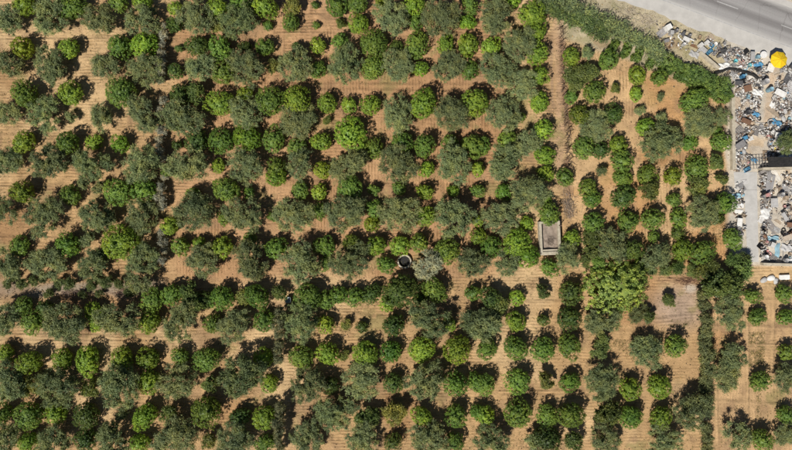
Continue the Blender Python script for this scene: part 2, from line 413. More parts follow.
def core_mesh(cx, rx, ry, rz, zc, nu=12, nv=7, jit=0.12):
    v = []; f = []
    for j in range(nv):
        th = math.pi * (j + 0.5) / nv
        for i in range(nu):
            ph = 2 * math.pi * i / nu; q = 1 + rng.uniform(-jit, jit)
            v.append((rx * q * math.sin(th) * math.cos(ph) + cx[0], ry * q * math.sin(th) * math.sin(ph) + cx[1], zc + rz * q * math.cos(th)))
    for j in range(nv - 1):
        for i in range(nu): f.append((j * nu + i, (j + 1) * nu + i, (j + 1) * nu + (i + 1) % nu, j * nu + (i + 1) % nu))
    top = len(v); v.append((cx[0], cx[1], zc + rz)); v.append((cx[0], cx[1], zc - rz))
    for i in range(0, nu, 2):
        a_, b_, c_ = i, (i + 1) % nu, (i + 2) % nu; o_ = (nv - 1) * nu
        f.append((top, a_, b_, c_)); f.append((top + 1, o_ + c_, o_ + b_, o_ + a_))
    return np.array(v), np.array(f)

def citrus_crown(Rm, leaf=0.20, cr=0.22, dens=13.0, per=13, hr=0.80, rag=0.13, mat='leaf', name='crown'):
    zc = Rm * hr + 0.30; rz = Rm * hr
    n = int(dens * 4 * math.pi * Rm * Rm * 0.8 * 0.55)
    d = rdir(n, -0.8)
    lobes = rdir(9, -0.3); amp = rng.uniform(0.02, 0.14, 9); pw = rng.uniform(5, 14, 9)
    rr = 0.90 + (amp * np.maximum(0, d @ lobes.T) ** pw).sum(1)
    rr *= 1 + rng.normal(0, rag * 0.4, n) - rag * (rng.random(n) < 0.16) * 1.6
    ex = rng.uniform(0.92, 1.08); ey = 2 - ex
    p = d * rr[:, None] * np.array([Rm * ex, Rm * ey, rz]); p[:, 2] += zc
    ctint = rng.random(n)
    q = np.repeat(p, per, 0); dd = np.repeat(d, per, 0)
    o = rdir(len(q)) * (rng.random(len(q)) ** 0.5)[:, None] * cr
    c = q + o
    nrm = 0.7 * dd + 0.75 * o / cr + 0.35 * rng.normal(size=c.shape) + np.array([-0.08, -0.10, 0.35]) * 0 + np.array([0, 0, 0.35])
    tint = np.clip(0.5 * np.repeat(ctint, per) + 0.5 * rng.random(len(q)), 0, 1)
    c[:, 2] = np.maximum(c[:, 2], 0.12)
    return cards(name, c, nrm, leaf, leaf * 0.58, M[mat], tint, core_mesh((0, 0), Rm * 0.62 * ex, Rm * 0.62 * ey, rz * 0.66, zc, 14, 8, 0.22)), zc

def olive_crown(Rm, leaf=0.22, wr=0.36, dens=1.0, mat='olive', hr=0.62, nl=9, loose=0.5):
    """crown of upright and outward shoots grouped in separate lobes, ragged at the edge"""
    zc = Rm * hr + 0.75; P = []; D = []; T = []
    lob = []
    for i in range(nl):
        an = 2 * math.pi * (i + rng.uniform(-0.4, 0.4)) / nl; rad = Rm * rng.uniform(0.40, 0.80)
        lob.append((rad * math.cos(an), rad * math.sin(an), zc + rng.uniform(-0.28, 0.25) * Rm, Rm * rng.uniform(0.20, 0.40)))
    for i in range(5): lob.append((rng.normal() * Rm * 0.25, rng.normal() * Rm * 0.25, zc + Rm * rng.uniform(0.05, 0.45), Rm * rng.uniform(0.26, 0.42)))
    for (x, y, z, r_) in lob:
        nt_ = max(3, int(rng.uniform(5.5, 8.5) * r_ * r_ / 0.55 * dens))
        for q_ in range(nt_):
            d = rdir(1, -0.35)[0]; c = np.array([x, y, z]) + d * r_ * rng.uniform(0.35, 1.0) * np.array([1, 1, 0.9]); tr = rng.uniform(0.30, 0.55)
            n = int(rng.uniform(11, 16)); per = 9; tt = rng.random()
            out_ = np.array([c[0], c[1], 0]) / Rm
            sd_ = unit(rdir(n, -0.45) + 0.55 * out_ + np.array([0, 0, 0.25])); ln = tr * rng.uniform(0.7, 1.5, n) * (1 + loose * (rng.random(n) < 0.15))
            ds = np.repeat(sd_, per, 0); u = np.tile(np.linspace(0.15, 1, per), n)
            o = rng.normal(size=ds.shape) * 0.055
            P.append(c + ds * (u * np.repeat(ln, per))[:, None] + o)
            D.append(0.75 * rng.normal(size=ds.shape) + 0.9 * ds + np.array([0, 0, 0.45]))
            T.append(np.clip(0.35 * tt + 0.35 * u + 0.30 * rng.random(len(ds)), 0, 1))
    P = np.concatenate(P); D = np.concatenate(D); T = np.concatenate(T); P[:, 2] = np.maximum(P[:, 2], 0.25)
    rad = np.linalg.norm(P[:, :2], axis=1); s_ = Rm / np.percentile(rad, 95); P[:, :2] *= s_
    lob = [(x * s_, y * s_, z, r_) for x, y, z, r_ in lob]
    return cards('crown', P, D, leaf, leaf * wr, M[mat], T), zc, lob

def trunk_mesh(h, r0, limbs):
    mb = MB(); w = rng.uniform(-0.12, 0.12, 2) * h
    fork = (w[0], w[1], h)
    mb.tube([(0, 0, -0.1), (w[0] * 0.3, w[1] * 0.3, h * 0.4), fork], [r0 * 1.35, r0, r0 * 0.85], 8)
    for (x, y, z) in limbs:
        a_ = Vector(fork); e_ = Vector((x, y, z)); mid_ = a_.lerp(e_, 0.5) + Vector((0, 0, 0.12 * (e_ - a_).length))
        mb.tube([a_ - Vector((0, 0, 0.08)), mid_, e_], [r0 * 0.55, r0 * 0.35, r0 * 0.12], 5)
    return mb.mesh('trunk', M['bark'], True)

PROTO = {'C': [], 'O': [], 'F': [], 'Y': []}
for Rm, cnt in ((0.85, 3), (1.35, 5), (1.9, 8), (2.5, 7)):
    for i in range(cnt):
        cm_, zc = citrus_crown(Rm)
        lim = [tuple(rdir(1, 0.1)[0] * np.array([Rm, Rm, Rm * 0.8]) * 0.6 + np.array([0, 0, zc * 0.9])) for _ in range(5)]
        PROTO['C'].append((Rm, cm_, trunk_mesh(zc * 0.55, 0.05 + 0.045 * Rm, lim), zc))
for Rm, cnt in ((1.2, 3), (2.3, 5), (3.15, 11)):
    for i in range(cnt):
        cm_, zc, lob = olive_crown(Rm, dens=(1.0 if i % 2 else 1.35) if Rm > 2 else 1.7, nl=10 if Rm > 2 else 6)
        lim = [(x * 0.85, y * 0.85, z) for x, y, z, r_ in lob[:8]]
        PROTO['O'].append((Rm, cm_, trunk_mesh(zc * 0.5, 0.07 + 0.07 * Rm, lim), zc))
for Rm in (1.5, 2.2):               # loose, thin crowned trees
    for i in range(2):
        cm_, zc, lob = olive_crown(Rm, leaf=0.25, wr=0.5, dens=1.3, mat='leaf', nl=7)
        PROTO['Y'].append((Rm, cm_, trunk_mesh(zc * 0.5, 0.05 + 0.05 * Rm, [(x * 0.85, y * 0.85, z) for x, y, z, r_ in lob[:7]]), zc))
cm_, zc = citrus_crown(5.0, leaf=0.36, cr=0.42, dens=3.6, per=20, hr=0.45, rag=0.30)
PROTO['F'].append((5.0, cm_, trunk_mesh(1.6, 0.3, [tuple(rdir(1, 0.1)[0] * np.array([3.3, 3.3, 2.2]) + np.array([0, 0, zc])) for _ in range(9)]), zc))

# ------------------------------------------------------------------ every tree: (photo x, photo y, crown radius in pixels, kind)
# kinds: O olive, P pale olive, B bright citrus, C citrus, D dark citrus, Y thin yellowish tree, K thin dark tree
TREES = """
8 20 15 O;23 4 12 B;50 17 20 O;72 7 13 C;98 19 17 O;118 1 10 C;142 1 10 B;143 20 16 O
23 48 11 B;69 48 10 B;120 47 12 C;144 45 13 B;9 64 15 O;50 65 18 O;104 67 15 O;146 69 16 O
25 94 13 C;70 93 12 B;121 92 15 C;7 114 14 O;46 114 18 O;71 117 6 O;102 118 13 O;145 116 17 O
24 142 11 B;68 143 11 C;94 142 8 B;120 144 9 B;7 161 15 O;49 163 19 O;93 165 18 O;143 165 18 O
23 192 11 B;70 195 10 C;119 192 14 C;144 190 12 C;100 188 7 O;84 184 6 O;6 210 14 O;46 216 20 O;97 218 18 O;142 216 16 O
19 246 10 C;68 245 12 C;120 243 18 B;88 240 8 O;8 264 15 O;49 263 19 O;95 264 17 O;145 258 15 O;141 279 13 O
22 307 10 C;33 322 12 C;5 320 15 O;46 308 8 D;65 322 19 O;94 313 10 B;96 325 7 B;122 320 19 O;150 322 11 B;151 301 12 C
4 355 10 B;30 362 12 B;62 360 11 B;87 361 13 B;122 360 12 B;148 359 11 B;8 383 18 O;32 385 10 Y;58 387 19 O;90 388 9 Y;122 385 19 O;148 383 12 B
3 414 10 C;29 416 14 C;55 414 11 B;86 416 13 D;145 416 12 B;122 414 6 O;6 438 14 O;28 442 10 B;53 442 16 O;86 440 11 D;114 440 17 O;140 443 10 B;160 443 8 O
175 8 7 B;195 18 17 O;175 24 8 D;216 8 11 B;241 3 10 C;265 7 12 B;293 7 8 Y;315 5 4 C;291 22 9 C;316 25 4 C;240 20 17 O;268 26 5 C;218 27 6 Y
197 46 11 D;220 48 12 C;245 47 6 D;265 47 9 C;297 47 5 D;318 45 8 B;246 67 17 O;295 64 17 O;200 67 14 O;223 72 12 C;273 65 7 Y;318 70 8 C;175 71 8 D;179 48 4 D
180 95 11 D;196 93 9 K;220 103 14 B;245 94 8 B;270 101 14 C;297 100 14 B;245 113 16 O;186 118 18 O;174 125 6 C;298 119 17 O
197 141 12 D;221 141 13 C;247 138 14 B;274 140 12 C;297 147 10 C;319 142 8 B;177 145 5 D;190 165 18 O;246 165 17 O;276 168 10 C;299 163 14 O;218 166 7 B;168 170 7 C;322 170 9 L
193 194 7 C;227 190 13 C;249 193 6 C;276 177 10 B;300 190 9 C;319 192 8 B;319 211 8 C;195 212 18 O;245 215 18 O;295 214 18 O;223 218 7 C;170 226 9 B;272 217 5 C
180 246 9 C;199 243 6 B;221 248 11 B;250 239 7 C;276 248 11 C;318 246 7 C;204 260 16 O;250 261 18 O;299 261 19 O
172 295 11 C;190 298 13 K;205 300 9 D;222 298 12 C;244 297 8 Y;257 296 12 C;279 293 7 K;308 297 14 C;180 322 18 O;212 324 9 C;234 326 16 O;264 321 11 C;301 322 18 O
180 356 9 C;206 360 13 C;241 375 20 O;264 358 10 B;301 357 12 C;178 382 17 O;210 385 8 K;269 384 9 B;307 385 17 O
206 411 15 C;170 412 8 K;240 417 10 D;264 418 12 B;280 411 6 K;178 436 18 O;209 440 7 Y;234 440 17 O;265 443 10 C;309 436 17 O
337 6 11 C;357 4 10 C;359 24 10 B;341 24 5 Y;391 17 17 O;414 5 11 B;415 22 8 C;442 16 18 O;470 5 9 C;467 22 8 B;381 3 6 B
340 41 8 C;374 44 14 C;396 47 7 D;416 45 13 C;445 44 9 B;468 46 11 B;345 64 17 O;373 68 12 C;398 65 16 O;420 69 8 B;448 65 15 O;470 70 9 C
327 103 10 B;349 105 8 B;371 105 10 B;397 115 16 O;423 104 14 B;452 115 16 O;475 103 14 B;327 121 4 Y
350 133 16 B;324 142 8 B;374 149 10 C;402 143 11 C;425 146 11 C;450 142 8 C;473 147 12 C;350 165 17 O;400 164 18 O;427 169 8 B;454 163 18 O;478 169 7 B
349 188 13 C;374 190 6 C;399 188 7 C;425 192 8 B;453 191 6 B;478 191 7 C;347 213 18 O;374 209 9 C;372 224 8 B;400 213 19 O;426 217 10 B;455 218 19 O;478 236 8 B;478 221 6 B
327 246 9 C;352 243 9 C;376 246 10 B;400 246 10 B;419 243 9 C;446 252 13 C;350 260 18 O;386 265 9 C;325 264 7 C;430 265 15 P;472 262 14 O
327 300 9 C;339 295 9 C;355 297 10 C;371 294 10 D;400 291 17 D;387 304 8 B;434 290 13 C;420 300 7 C;473 293 8 C;430 320 19 O;394 325 11 D;326 324 9 B;346 325 5 Y;362 327 6 D;449 324 7 B;475 323 14 O
328 354 11 B;365 354 13 B;391 352 11 C;421 350 13 B;457 350 14 B;344 356 5 Y;363 382 18 O;393 383 10 D;330 386 9 D;424 380 18 O;456 384 12 C;476 382 9 C
335 412 18 O;368 415 11 K;394 414 11 Y;422 416 10 B;456 416 11 C;478 413 8 C;364 440 17 O;393 442 9 D;427 440 18 O;454 443 10 C
494 17 17 O;532 15 13 B;535 33 11 B;512 1 8 B;520 43 16 O;491 48 10 B;537 55 11 B;539 76 9 B;498 68 17 O;524 86 15 O
502 115 17 O;539 102 10 B;521 118 5 C;543 130 10 B;529 141 14 O;507 140 10 C;503 162 17 O;545 155 10 B;546 174 8 B;565 177 9 C;482 146 9 C
503 192 8 C;529 194 17 O;502 217 17 O;527 223 7 B;549 214 11 C;546 200 6 B;491 247 11 C;517 242 14 B;529 256 11 B;571 240 9 B;507 262 13 O;567 258 13 O;549 267 9 C
492 298 11 D;499 305 10 K;517 298 8 B;543 292 7 K;571 293 12 D;516 321 10 B;543 320 6 D;569 318 12 D;602 319 17 O;516 348 12 C;543 350 12 C;569 346 12 C;602 347 11 K;487 325 16 O;487 350 10 C;484 385 11 C
518 382 13 C;546 381 8 Y;570 383 10 C;600 382 17 O;630 389 11 B;485 416 9 B;518 414 14 C;547 416 11 C;570 415 13 C;607 411 13 K;629 417 11 C;490 440 16 O;547 440 14 D;572 440 9 K;606 438 15 O;533 441 8 O
571 57 9 B;587 54 6 O;608 60 10 C;637 75 9 B;660 78 8 C;575 77 12 K;590 72 9 K;594 92 11 C;571 97 7 C;636 94 7 B;615 89 5 K
579 115 10 C;614 114 10 D;598 126 15 O;588 134 9 O;583 148 11 C;600 150 9 D;618 145 9 B;622 161 11 C;601 171 5 O;623 178 9 C;587 188 9 C;592 199 9 C;593 223 11 C;624 197 12 D;627 222 10 C
590 243 12 K;612 245 16 O;632 250 11 D;637 313 9 O;640 350 12 O
694 101 13 C;699 122 15 O;722 117 9 O;640 111 5 O;645 127 9 B;661 119 6 O;660 144 19 O;690 143 8 C;721 142 10 C;717 131 5 C;697 168 12 C;716 163 8 K;660 97 4 O;788 142 12 O
647 175 10 C;649 190 9 K;672 177 9 B;674 200 7 C;652 219 11 C;678 219 9 C;702 213 16 O;725 203 11 C;697 185 10 K;722 179 6 K;633 220 6 C;654 237 6 C;678 234 7 D;658 255 14 O;681 250 10 B;702 252 13 C;733 239 10 C;640 268 9 D;720 219 5 D
722 283 18 K;705 272 11 K;742 271 9 K;752 296 8 C;785 294 9 C;758 317 9 C;785 317 8 C;731 314 15 O;667 300 6 K;648 316 7 K;675 346 11 C;650 352 14 O;731 358 13 O;786 352 8 C
659 387 12 B;727 377 14 O;760 381 10 C;787 377 13 O;634 416 9 C;661 417 11 B;692 412 18 O;786 415 9 C;663 440 16 O;737 435 14 O;761 440 11 C;785 436 11 O
617 288 27 F
"""
COL = {'O': (0.185, 0.224, 0.104), 'P': (0.36, 0.385, 0.27), 'B': (0.225, 0.325, 0.046), 'C': (0.150, 0.236, 0.048), 'L': (0.32, 0.36, 0.045),
       'D': (0.088, 0.138, 0.036), 'Y': (0.19, 0.21, 0.062), 'K': (0.125, 0.165, 0.054), 'F': (0.235, 0.315, 0.078)}
rows = []
for ln in TREES.strip().replace('\n', ';').split(';'):
    q = ln.split(); rows.append((float(q[0]), float(q[1]), float(q[2]), q[3]))
CIT_ROWS = [5, 46, 96, 143, 191, 245, 300, 355, 415, 443]
OLI_ROWS = [18, 66, 115, 164, 215, 262, 322, 382, 438]
PLOT_ROWS = [58, 88, 115, 146, 176, 199, 220, 247]
ORD = ['first', 'second', 'third', 'fourth', 'fifth', 'sixth', 'seventh', 'eighth', 'ninth', 'tenth', 'eleventh', 'twelfth', 'thirteenth', 'fourteenth', 'fifteenth', 'sixteenth', 'seventeenth', 'eighteenth', 'nineteenth']
TENS = {2: ('twentieth', 'twenty'), 3: ('thirtieth', 'thirty'), 4: ('fortieth', 'forty'), 5: ('fiftieth', 'fifty')}
def ordn(n):
    if n < 20: return ORD[n - 1]
    t, u = divmod(n, 10); return TENS[t][0] if u == 0 else TENS[t][1] + '-' + ORD[u - 1]
books = {}
for i, (x, y, r_, k) in enumerate(rows):
    if k in 'PF': continue
    zone = 'plot' if (x > 562 and y < 270) else 'main'
    fam = 'olive' if k == 'O' else 'green'
    cents = PLOT_ROWS if zone == 'plot' else (OLI_ROWS if fam == 'olive' else CIT_ROWS)
    j = min(range(len(cents)), key=lambda q: abs(cents[q] - y))
    books.setdefault((zone, fam, j), []).append((x, i))
LBL = {}
for (zone, fam, j), lst in books.items():
    for n, (x, i) in enumerate(sorted(lst)):
        k, r_ = rows[i][3], rows[i][2]
        big = {'olive': (10, 17.5), 'green': (7.5, 12.5)}[fam]
        size = 'small ' if r_ < big[0] else ('large ' if r_ > big[1] else '')
        look = {'O': 'grey-green olive tree', 'B': 'bright green citrus tree', 'L': 'yellow-lime citrus tree', 'C': 'green citrus tree', 'D': 'dark green citrus tree', 'Y': 'thin yellowish-green tree', 'K': 'loose dark-green tree'}[k]
        base = 'olive' if fam == 'olive' else 'green'
        if zone == 'plot':
            LBL[i] = f'{size}{look}, {ordn(n + 1)} {base} from dirt track, {ordn(j + 1)} row of right-hand plot'
        else:
            LBL[i] = f'{size}{look}, {ordn(n + 1)} from left in {ordn(j + 1)} {base} row from top'
def pick(kind, Rw):
    pool = PROTO[kind]; best = min(abs(math.log(p[0] / Rw)) for p in pool)
    return random.choice([p for p in pool if abs(math.log(p[0] / Rw)) < best + 0.05])
ndup = {}
for i, (x, y, r_, k) in enumerate(rows):
    fam = {'O': 'O', 'P': 'O', 'F': 'F', 'Y': 'Y', 'K': 'Y'}.get(k, 'C')
    Rw = r_ / S * ((0.92 if x < 130 and y < 275 else 1.02) if fam in 'OY' else 1.0)
    p = pick(fam, Rw); s_ = Rw / p[0]; zc = p[3] * s_
    wx, wy = W(x, y, zc)
    ex_ = random.uniform(0.9, 1.1)
    nm = {'O': 'olive_tree', 'P': 'olive_tree', 'F': 'fig_tree', 'Y': 'young_tree', 'K': 'young_tree'}.get(k, 'citrus_tree')
    t = empty(nm, (wx, wy, 0.0), random.uniform(0, 6.28), (s_ * ex_, s_ / ex_, s_ * random.uniform(0.88, 1.1)))
    c0 = COL[k]; j = random.gauss(0, 0.13); h = random.gauss(0, 0.03 if k == 'O' else 0.07)
    cc = (c0[0] * (1 + j + h), c0[1] * (1 + j), c0[2] * (1 + j - abs(h)))
    link('trunk', p[2], t); link('crown', p[1], t, None, cc)
    if k == 'P': tag(t, 'pale silvery olive tree leaning over the round concrete well', 'tree')
    elif k == 'F': tag(t, 'very large broad pale-green tree below the right-hand plot', 'tree')
    else: tag(t, LBL[i], 'tree', {'O': 'olive trees', 'Y': 'thin young trees', 'K': 'thin young trees'}.get(k, 'citrus trees'))

# ------------------------------------------------------------------ shrubs, cypresses, reeds and hedges
shrub_p = []
for i in range(5):
    cm_, zc, lob = olive_crown(1.2, leaf=0.22, wr=0.4, dens=1.9, nl=6, hr=0.6)
    shrub_p.append((cm_, trunk_mesh(0.5, 0.07, [(x * 0.85, y * 0.85, z) for x, y, z, r_ in lob[:6]])))
def shrub(px, py, rpx, color, name, label, cat, group, mats=None, zs=1.0):
    cm_, tm = random.choice(shrub_p); s_ = rpx / S / 1.2
    t = empty(name, (*W(px, py, 0.9 * s_), 0), random.uniform(0, 6.28), (s_, s_, s_ * zs))
    j = 1 + random.gauss(0, 0.12)
    link('stem', tm, t); link('foliage', cm_, t, None, tuple(q * j for q in color))
    return tag(t, label, cat, group)
# grey prickly shrubs in a line between the left and the middle orchard
ys = [28, 37, 46, 55, 64, 73, 81, 101, 111, 121, 131, 141, 151, 160, 178, 188, 197, 206, 232, 241, 250, 259]
for n, y in enumerate(ys):
    shrub(163.5 + random.uniform(-2, 2), y, random.uniform(3.5, 5.8), (0.36, 0.355, 0.285), 'grey_shrub',
          f'silver-grey shrub, {ordn(n + 1)} from top in the vertical shrub line', 'shrub', 'silver-grey shrub line', zs=1.35)
# scrub along the old field boundary at lower left
bs = [(10, 284, 5), (24, 284, 6), (36, 281, 5), (50, 293, 5), (60, 283, 5), (72, 283, 7), (84, 294, 4), (94, 284, 6), (108, 282, 6), (120, 284, 5), (15, 277, 4), (44, 279, 4), (100, 293, 4), (131, 292, 5)]
bs.sort()
for n, (x, y, r_) in enumerate(bs):
    shrub(x, y, r_, (0.10, 0.13, 0.045), 'scrub_bush', f'low scrub bush, {ordn(n + 1)} from left on the grey field boundary', 'bush', 'scrub on the field boundary')
# leafy bushes along the bottom edge of the right-hand plot and the column hedge at lower right
for n, (x, y, r_, c_) in enumerate([(648, 268, 7, 'K'), (664, 270, 6, 'K'), (676, 268, 7, 'D'), (690, 270, 6, 'K'), (729, 260, 7, 'D'), (742, 258, 6, 'K'), (596, 262, 8, 'C'), (584, 262, 6, 'K')]):
    shrub(x, y, r_, COL[c_], 'green_bush', f'{"dark" if c_ == "D" else "green"} leafy bush, {ordn(n + 1)} placed along lower edge of right-hand plot', 'bush', 'bushes below the right-hand plot')
for n, y in enumerate([294, 305, 318, 330, 341, 349, 358, 368, 379, 388, 399, 426, 436, 447]):
    shrub(702 + random.uniform(-3, 3), y, random.uniform(5.5, 8), (0.17, 0.19, 0.085), 'hedge_bush',
          f'{ordn(n + 1)} bush from top in the vertical hedge at lower right', 'bush', 'vertical hedge at lower right', zs=1.2)

for n, y in enumerate([310, 317, 325, 333, 341, 349, 357, 404, 411, 419, 427, 435, 443, 450]):
    shrub(281 + random.uniform(-1.2, 1.2), y, random.uniform(4.6, 5.8), (0.20, 0.21, 0.125), 'narrow_shrub',
          f'narrow grey-green shrub, {ordn(n + 1)} from top in the lower vertical shrub line', 'shrub', 'lower vertical shrub line', zs=2.0)

# giant reeds along the verge
def reed_mesh(Rm=1.5, h=2.6):
    P = []; D = []; n = 105
    for i in range(n):
        bx, by = rng.normal(size=2) * Rm * 0.42; lean = rng.normal(size=2) * 0.35
        for k in range(9):
            t = 0.35 + 0.65 * k / 8
            P.append((bx + lean[0] * t + rng.normal() * 0.12, by + lean[1] * t + rng.normal() * 0.12, h * t * rng.uniform(0.85, 1.0)))
            D.append((rng.normal() * 0.6, rng.normal() * 0.6, 0.9))
    return cards('blades', np.array(P), np.array(D), 0.55, 0.10, M['olive'])
reeds = [reed_mesh() for _ in range(4)]
def cane_mesh():
    mb = MB()
    for i in range(26):
        bx, by = rng.normal(size=2) * 0.6; lx, ly = rng.normal(size=2) * 0.3
        mb.tube([(bx, by, -0.05), (bx + lx, by + ly, 2.3)], [0.025, 0.012], 4)
    return mb.mesh('canes', M['bark'])
canes = cane_mesh()
rp = [(546, 1, 0), (556, 2, 0), (566, 7, 0), (577, 11, 0), (588, 16, 0), (598, 21, 0), (608, 26, 0), (617, 30, 0), (626, 34, 0), (635, 39, 0), (643, 44, 0), (651, 50, 0), (658, 56, 0)]
n = 0
for (x, y, _) in rp:
    for dx, dy in ((0, 0), (-4, 8)):
        if dy and x > 612: continue
        s_ = random.uniform(0.85, 1.15)
        t = empty('reed_clump', (*W(x + dx + random.uniform(-2, 2), y + dy - 1, 1.6), 0), random.uniform(0, 6.28), s_)
        j = random.uniform(0.85, 1.2)
        link('canes', canes, t); link('blades', random.choice(reeds), t, None, (0.20 * j, 0.25 * j, 0.115 * j) if dy == 0 else (0.12 * j, 0.17 * j, 0.06 * j))
        tag(t, f'{"silvery" if dy == 0 else "green"} reed clump, {ordn(rp.index((x, y, _)) + 1)} from left in the {"upper" if dy == 0 else "lower"} verge reed line', 'reeds', 'reed line on the verge')

# clipped hedge blocks below the verge
def hedge_mesh(L, Wd, H, name='foliage'):
    A = L * Wd + 2 * H * (L + Wd); n = int(A * 13)
    P = np.empty((n, 3)); D = np.empty((n, 3)); w = np.array([L * Wd, L * H, L * H, Wd * H, Wd * H]); pick_ = rng.choice(5, n, p=w / w.sum())
    u = rng.uniform(-0.5, 0.5, n); v = rng.uniform(0, 1, n)
    for k, (ax_, sg) in enumerate([(2, 1), (1, 1), (1, -1), (0, 1), (0, -1)]):
        q = pick_ == k
        if ax_ == 2: P[q] = np.stack([u[q] * L, (v[q] - 0.5) * Wd, np.full(q.sum(), H)], -1); D[q] = (0, 0, 1)
        elif ax_ == 1: P[q] = np.stack([u[q] * L, np.full(q.sum(), sg * Wd / 2), v[q] * H], -1); D[q] = (0, sg, 0.2)
        else: P[q] = np.stack([np.full(q.sum(), sg * L / 2), u[q] * Wd, v[q] * H], -1); D[q] = (sg, 0, 0.2)
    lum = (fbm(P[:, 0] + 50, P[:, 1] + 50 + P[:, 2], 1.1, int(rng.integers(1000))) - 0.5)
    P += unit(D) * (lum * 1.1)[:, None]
    bl = 0.62 + 0.62 * fbm(P[:, 0] + 7, 0 * P[:, 0], 0.75, int(rng.integers(1000)), 2)
    P[:, 1] *= bl; P[:, 2] *= 0.55 + 0.45 * bl
    q = np.repeat(P, 7, 0); dd = np.repeat(D, 7, 0); o = rdir(len(q)) * 0.2
    mb = MB(); mb.box((0, 0, H * 0.34), (L * 0.9, Wd * 0.55, H * 0.6))
    c_ = q + o; c_[:, 2] = np.maximum(c_[:, 2], 0.05)
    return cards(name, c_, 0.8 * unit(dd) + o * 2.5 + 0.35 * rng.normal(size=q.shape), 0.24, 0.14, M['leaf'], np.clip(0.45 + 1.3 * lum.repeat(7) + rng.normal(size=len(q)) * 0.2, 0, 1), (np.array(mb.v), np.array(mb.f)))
def hedge(px0, py0, px1, py1, wpx, H, color, label):
    a_ = Vector(W(px0, py0, H)); b_ = Vector(W(px1, py1, H)); L = (b_ - a_).length; c_ = (a_ + b_) / 2
    t = empty('clipped_hedge', (c_.x, c_.y, 0), math.atan2(b_.y - a_.y, b_.x - a_.x))
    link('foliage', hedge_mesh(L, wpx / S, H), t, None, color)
    mb = MB()
    for k in range(max(2, int(L / 0.9))):
        xx = -L / 2 + 0.4 + k * 0.9
        if xx < L / 2 - 0.2: mb.tube([(xx, 0, -0.1), (xx + 0.05, 0.04, H * 0.8)], [0.06, 0.02], 5)
    mb.build('stems', M['bark'], t)
    return tag(t, label, 'hedge', 'clipped hedges by the verge')
HG = (0.125, 0.195, 0.048)
hedge(612, 44, 618, 47, 12, 1.4, HG, 'small clipped hedge block, leftmost of four beside the reeds')
hedge(624, 48, 630, 51, 12, 1.4, HG, 'small clipped hedge block, second of four beside the reeds')
hedge(636, 53, 642, 56, 12, 1.4, HG, 'small clipped hedge block, third of four beside the reeds')
hedge(650, 60, 655, 62, 12, 1.4, HG, 'small clipped hedge block, rightmost of four beside the reeds')
hedge(657, 56, 690, 69, 11, 1.6, (0.15, 0.225, 0.06), 'long clipped hedge, upper left stretch next to the verge scrap')
hedge(691, 69.5, 733, 90, 14, 1.8, (0.14, 0.215, 0.058), 'long clipped hedge, upper right stretch ending at the scrap yard')
hedge(662, 66, 674, 71, 8, 1.4, HG, 'short clipped hedge block at left end of lower hedge row')
hedge(677, 72, 703, 84, 9, 1.4, HG, 'clipped hedge in the middle of lower hedge row')
hedge(705, 85, 731, 98, 11, 1.4, HG, 'clipped hedge at right end of lower hedge row beside scrap')

# dead vine stakes along the dirt track
def stake_mesh(i):
    mb = MB(); rr = random.Random(i)
    mb.tube([(0, 0, -0.05), (rr.uniform(-.1, .1), rr.uniform(-.1, .1), 0.7), (rr.uniform(-.2, .2), rr.uniform(-.2, .2), 1.5)], [0.06, 0.05, 0.03], 6)
    for k in range(7):
        an = rr.uniform(0, 6.28); z = rr.uniform(0.4, 1.3); l_ = rr.uniform(0.35, 0.9)
        mb.tube([(0, 0, z), (l_ * 0.5 * math.cos(an), l_ * 0.5 * math.sin(an), z + 0.15), (l_ * math.cos(an), l_ * math.sin(an), z - rr.uniform(-.2, .3))], [0.03, 0.022, 0.01], 4)
    return mb.mesh('dead_vine', M['wood'])
stakes = [stake_mesh(i) for i in range(6)]
for n in range(32):
    y = 30 + n * 4.4; x = 559 + (y - 34) * 0.06 + random.uniform(-1.3, 1.3)
    o = link('dead_vine', random.choice(stakes), None, None, (0.26, 0.185, 0.13)); o.location = (*W(x, y), 0); o.rotation_euler = (random.uniform(-.12, .12), random.uniform(-.12, .12), random.uniform(0, 6))
    o.scale = (random.uniform(1.1, 1.7),) * 3
    tag(o, f'leafless dead vine, {ordn(n + 1)} from top along the dirt track', 'vine', 'dead vines along the track')

# piles of dry branches
def brush_mesh(name, Rm, n, h=0.6, r_=0.03):
    mb = MB()
    for i in range(n):
        p = Vector((random.gauss(0, Rm * 0.4), random.gauss(0, Rm * 0.4), random.uniform(0.03, h) * random.random()))
        an = random.uniform(0, 6.28); l_ = random.uniform(0.4, 1.1); d = Vector((math.cos(an), math.sin(an), random.uniform(-.1, .35))) * l_
        q = p + d; q.z = max(q.z, 0.02)
        mb.tube([p, p.lerp(q, .5) + Vector((random.gauss(0, .06), random.gauss(0, .06), .04)), q], [r_, r_ * .8, r_ * .4], 4)
    return mb.mesh(name, M['wood'])
def brush(px, py, Rm, n, c_, label, stretch=(1, 1), rz=0, h=0.6):
    o = link('brush_pile', brush_mesh('brush_pile', Rm, n, h), None, None, c_); o.location = (*W(px, py), 0); o.scale = (*stretch, 1); o.rotation_euler.z = rz
    return tag(o, label, 'branches', 'brush piles', 'stuff')
brush(568, 206, 1.6, 190, (0.36, 0.29, 0.23), 'pile of dry grey branches above the concrete tank', (0.8, 1.8), 0, 0.9)
brush(648, 22, 2.2, 130, (0.62, 0.56, 0.46), 'heap of bleached cut branches on the grassy verge', (1.3, 0.9), -0.3)
brush(630, 14, 1.6, 60, (0.58, 0.52, 0.42), 'scattered bleached branches at the left end of the verge', (1.4, 0.8), -0.3)
brush(690, 281, 2.4, 120, (0.30, 0.18, 0.13), 'long strip of reddish dry brush beside the ash heap', (2.2, 0.5), 0.05)
brush(128, 291, 2.0, 120, (0.33, 0.20, 0.16), 'reddish dry brush at right end of the grey boundary', (1.8, 0.6), 0.05)
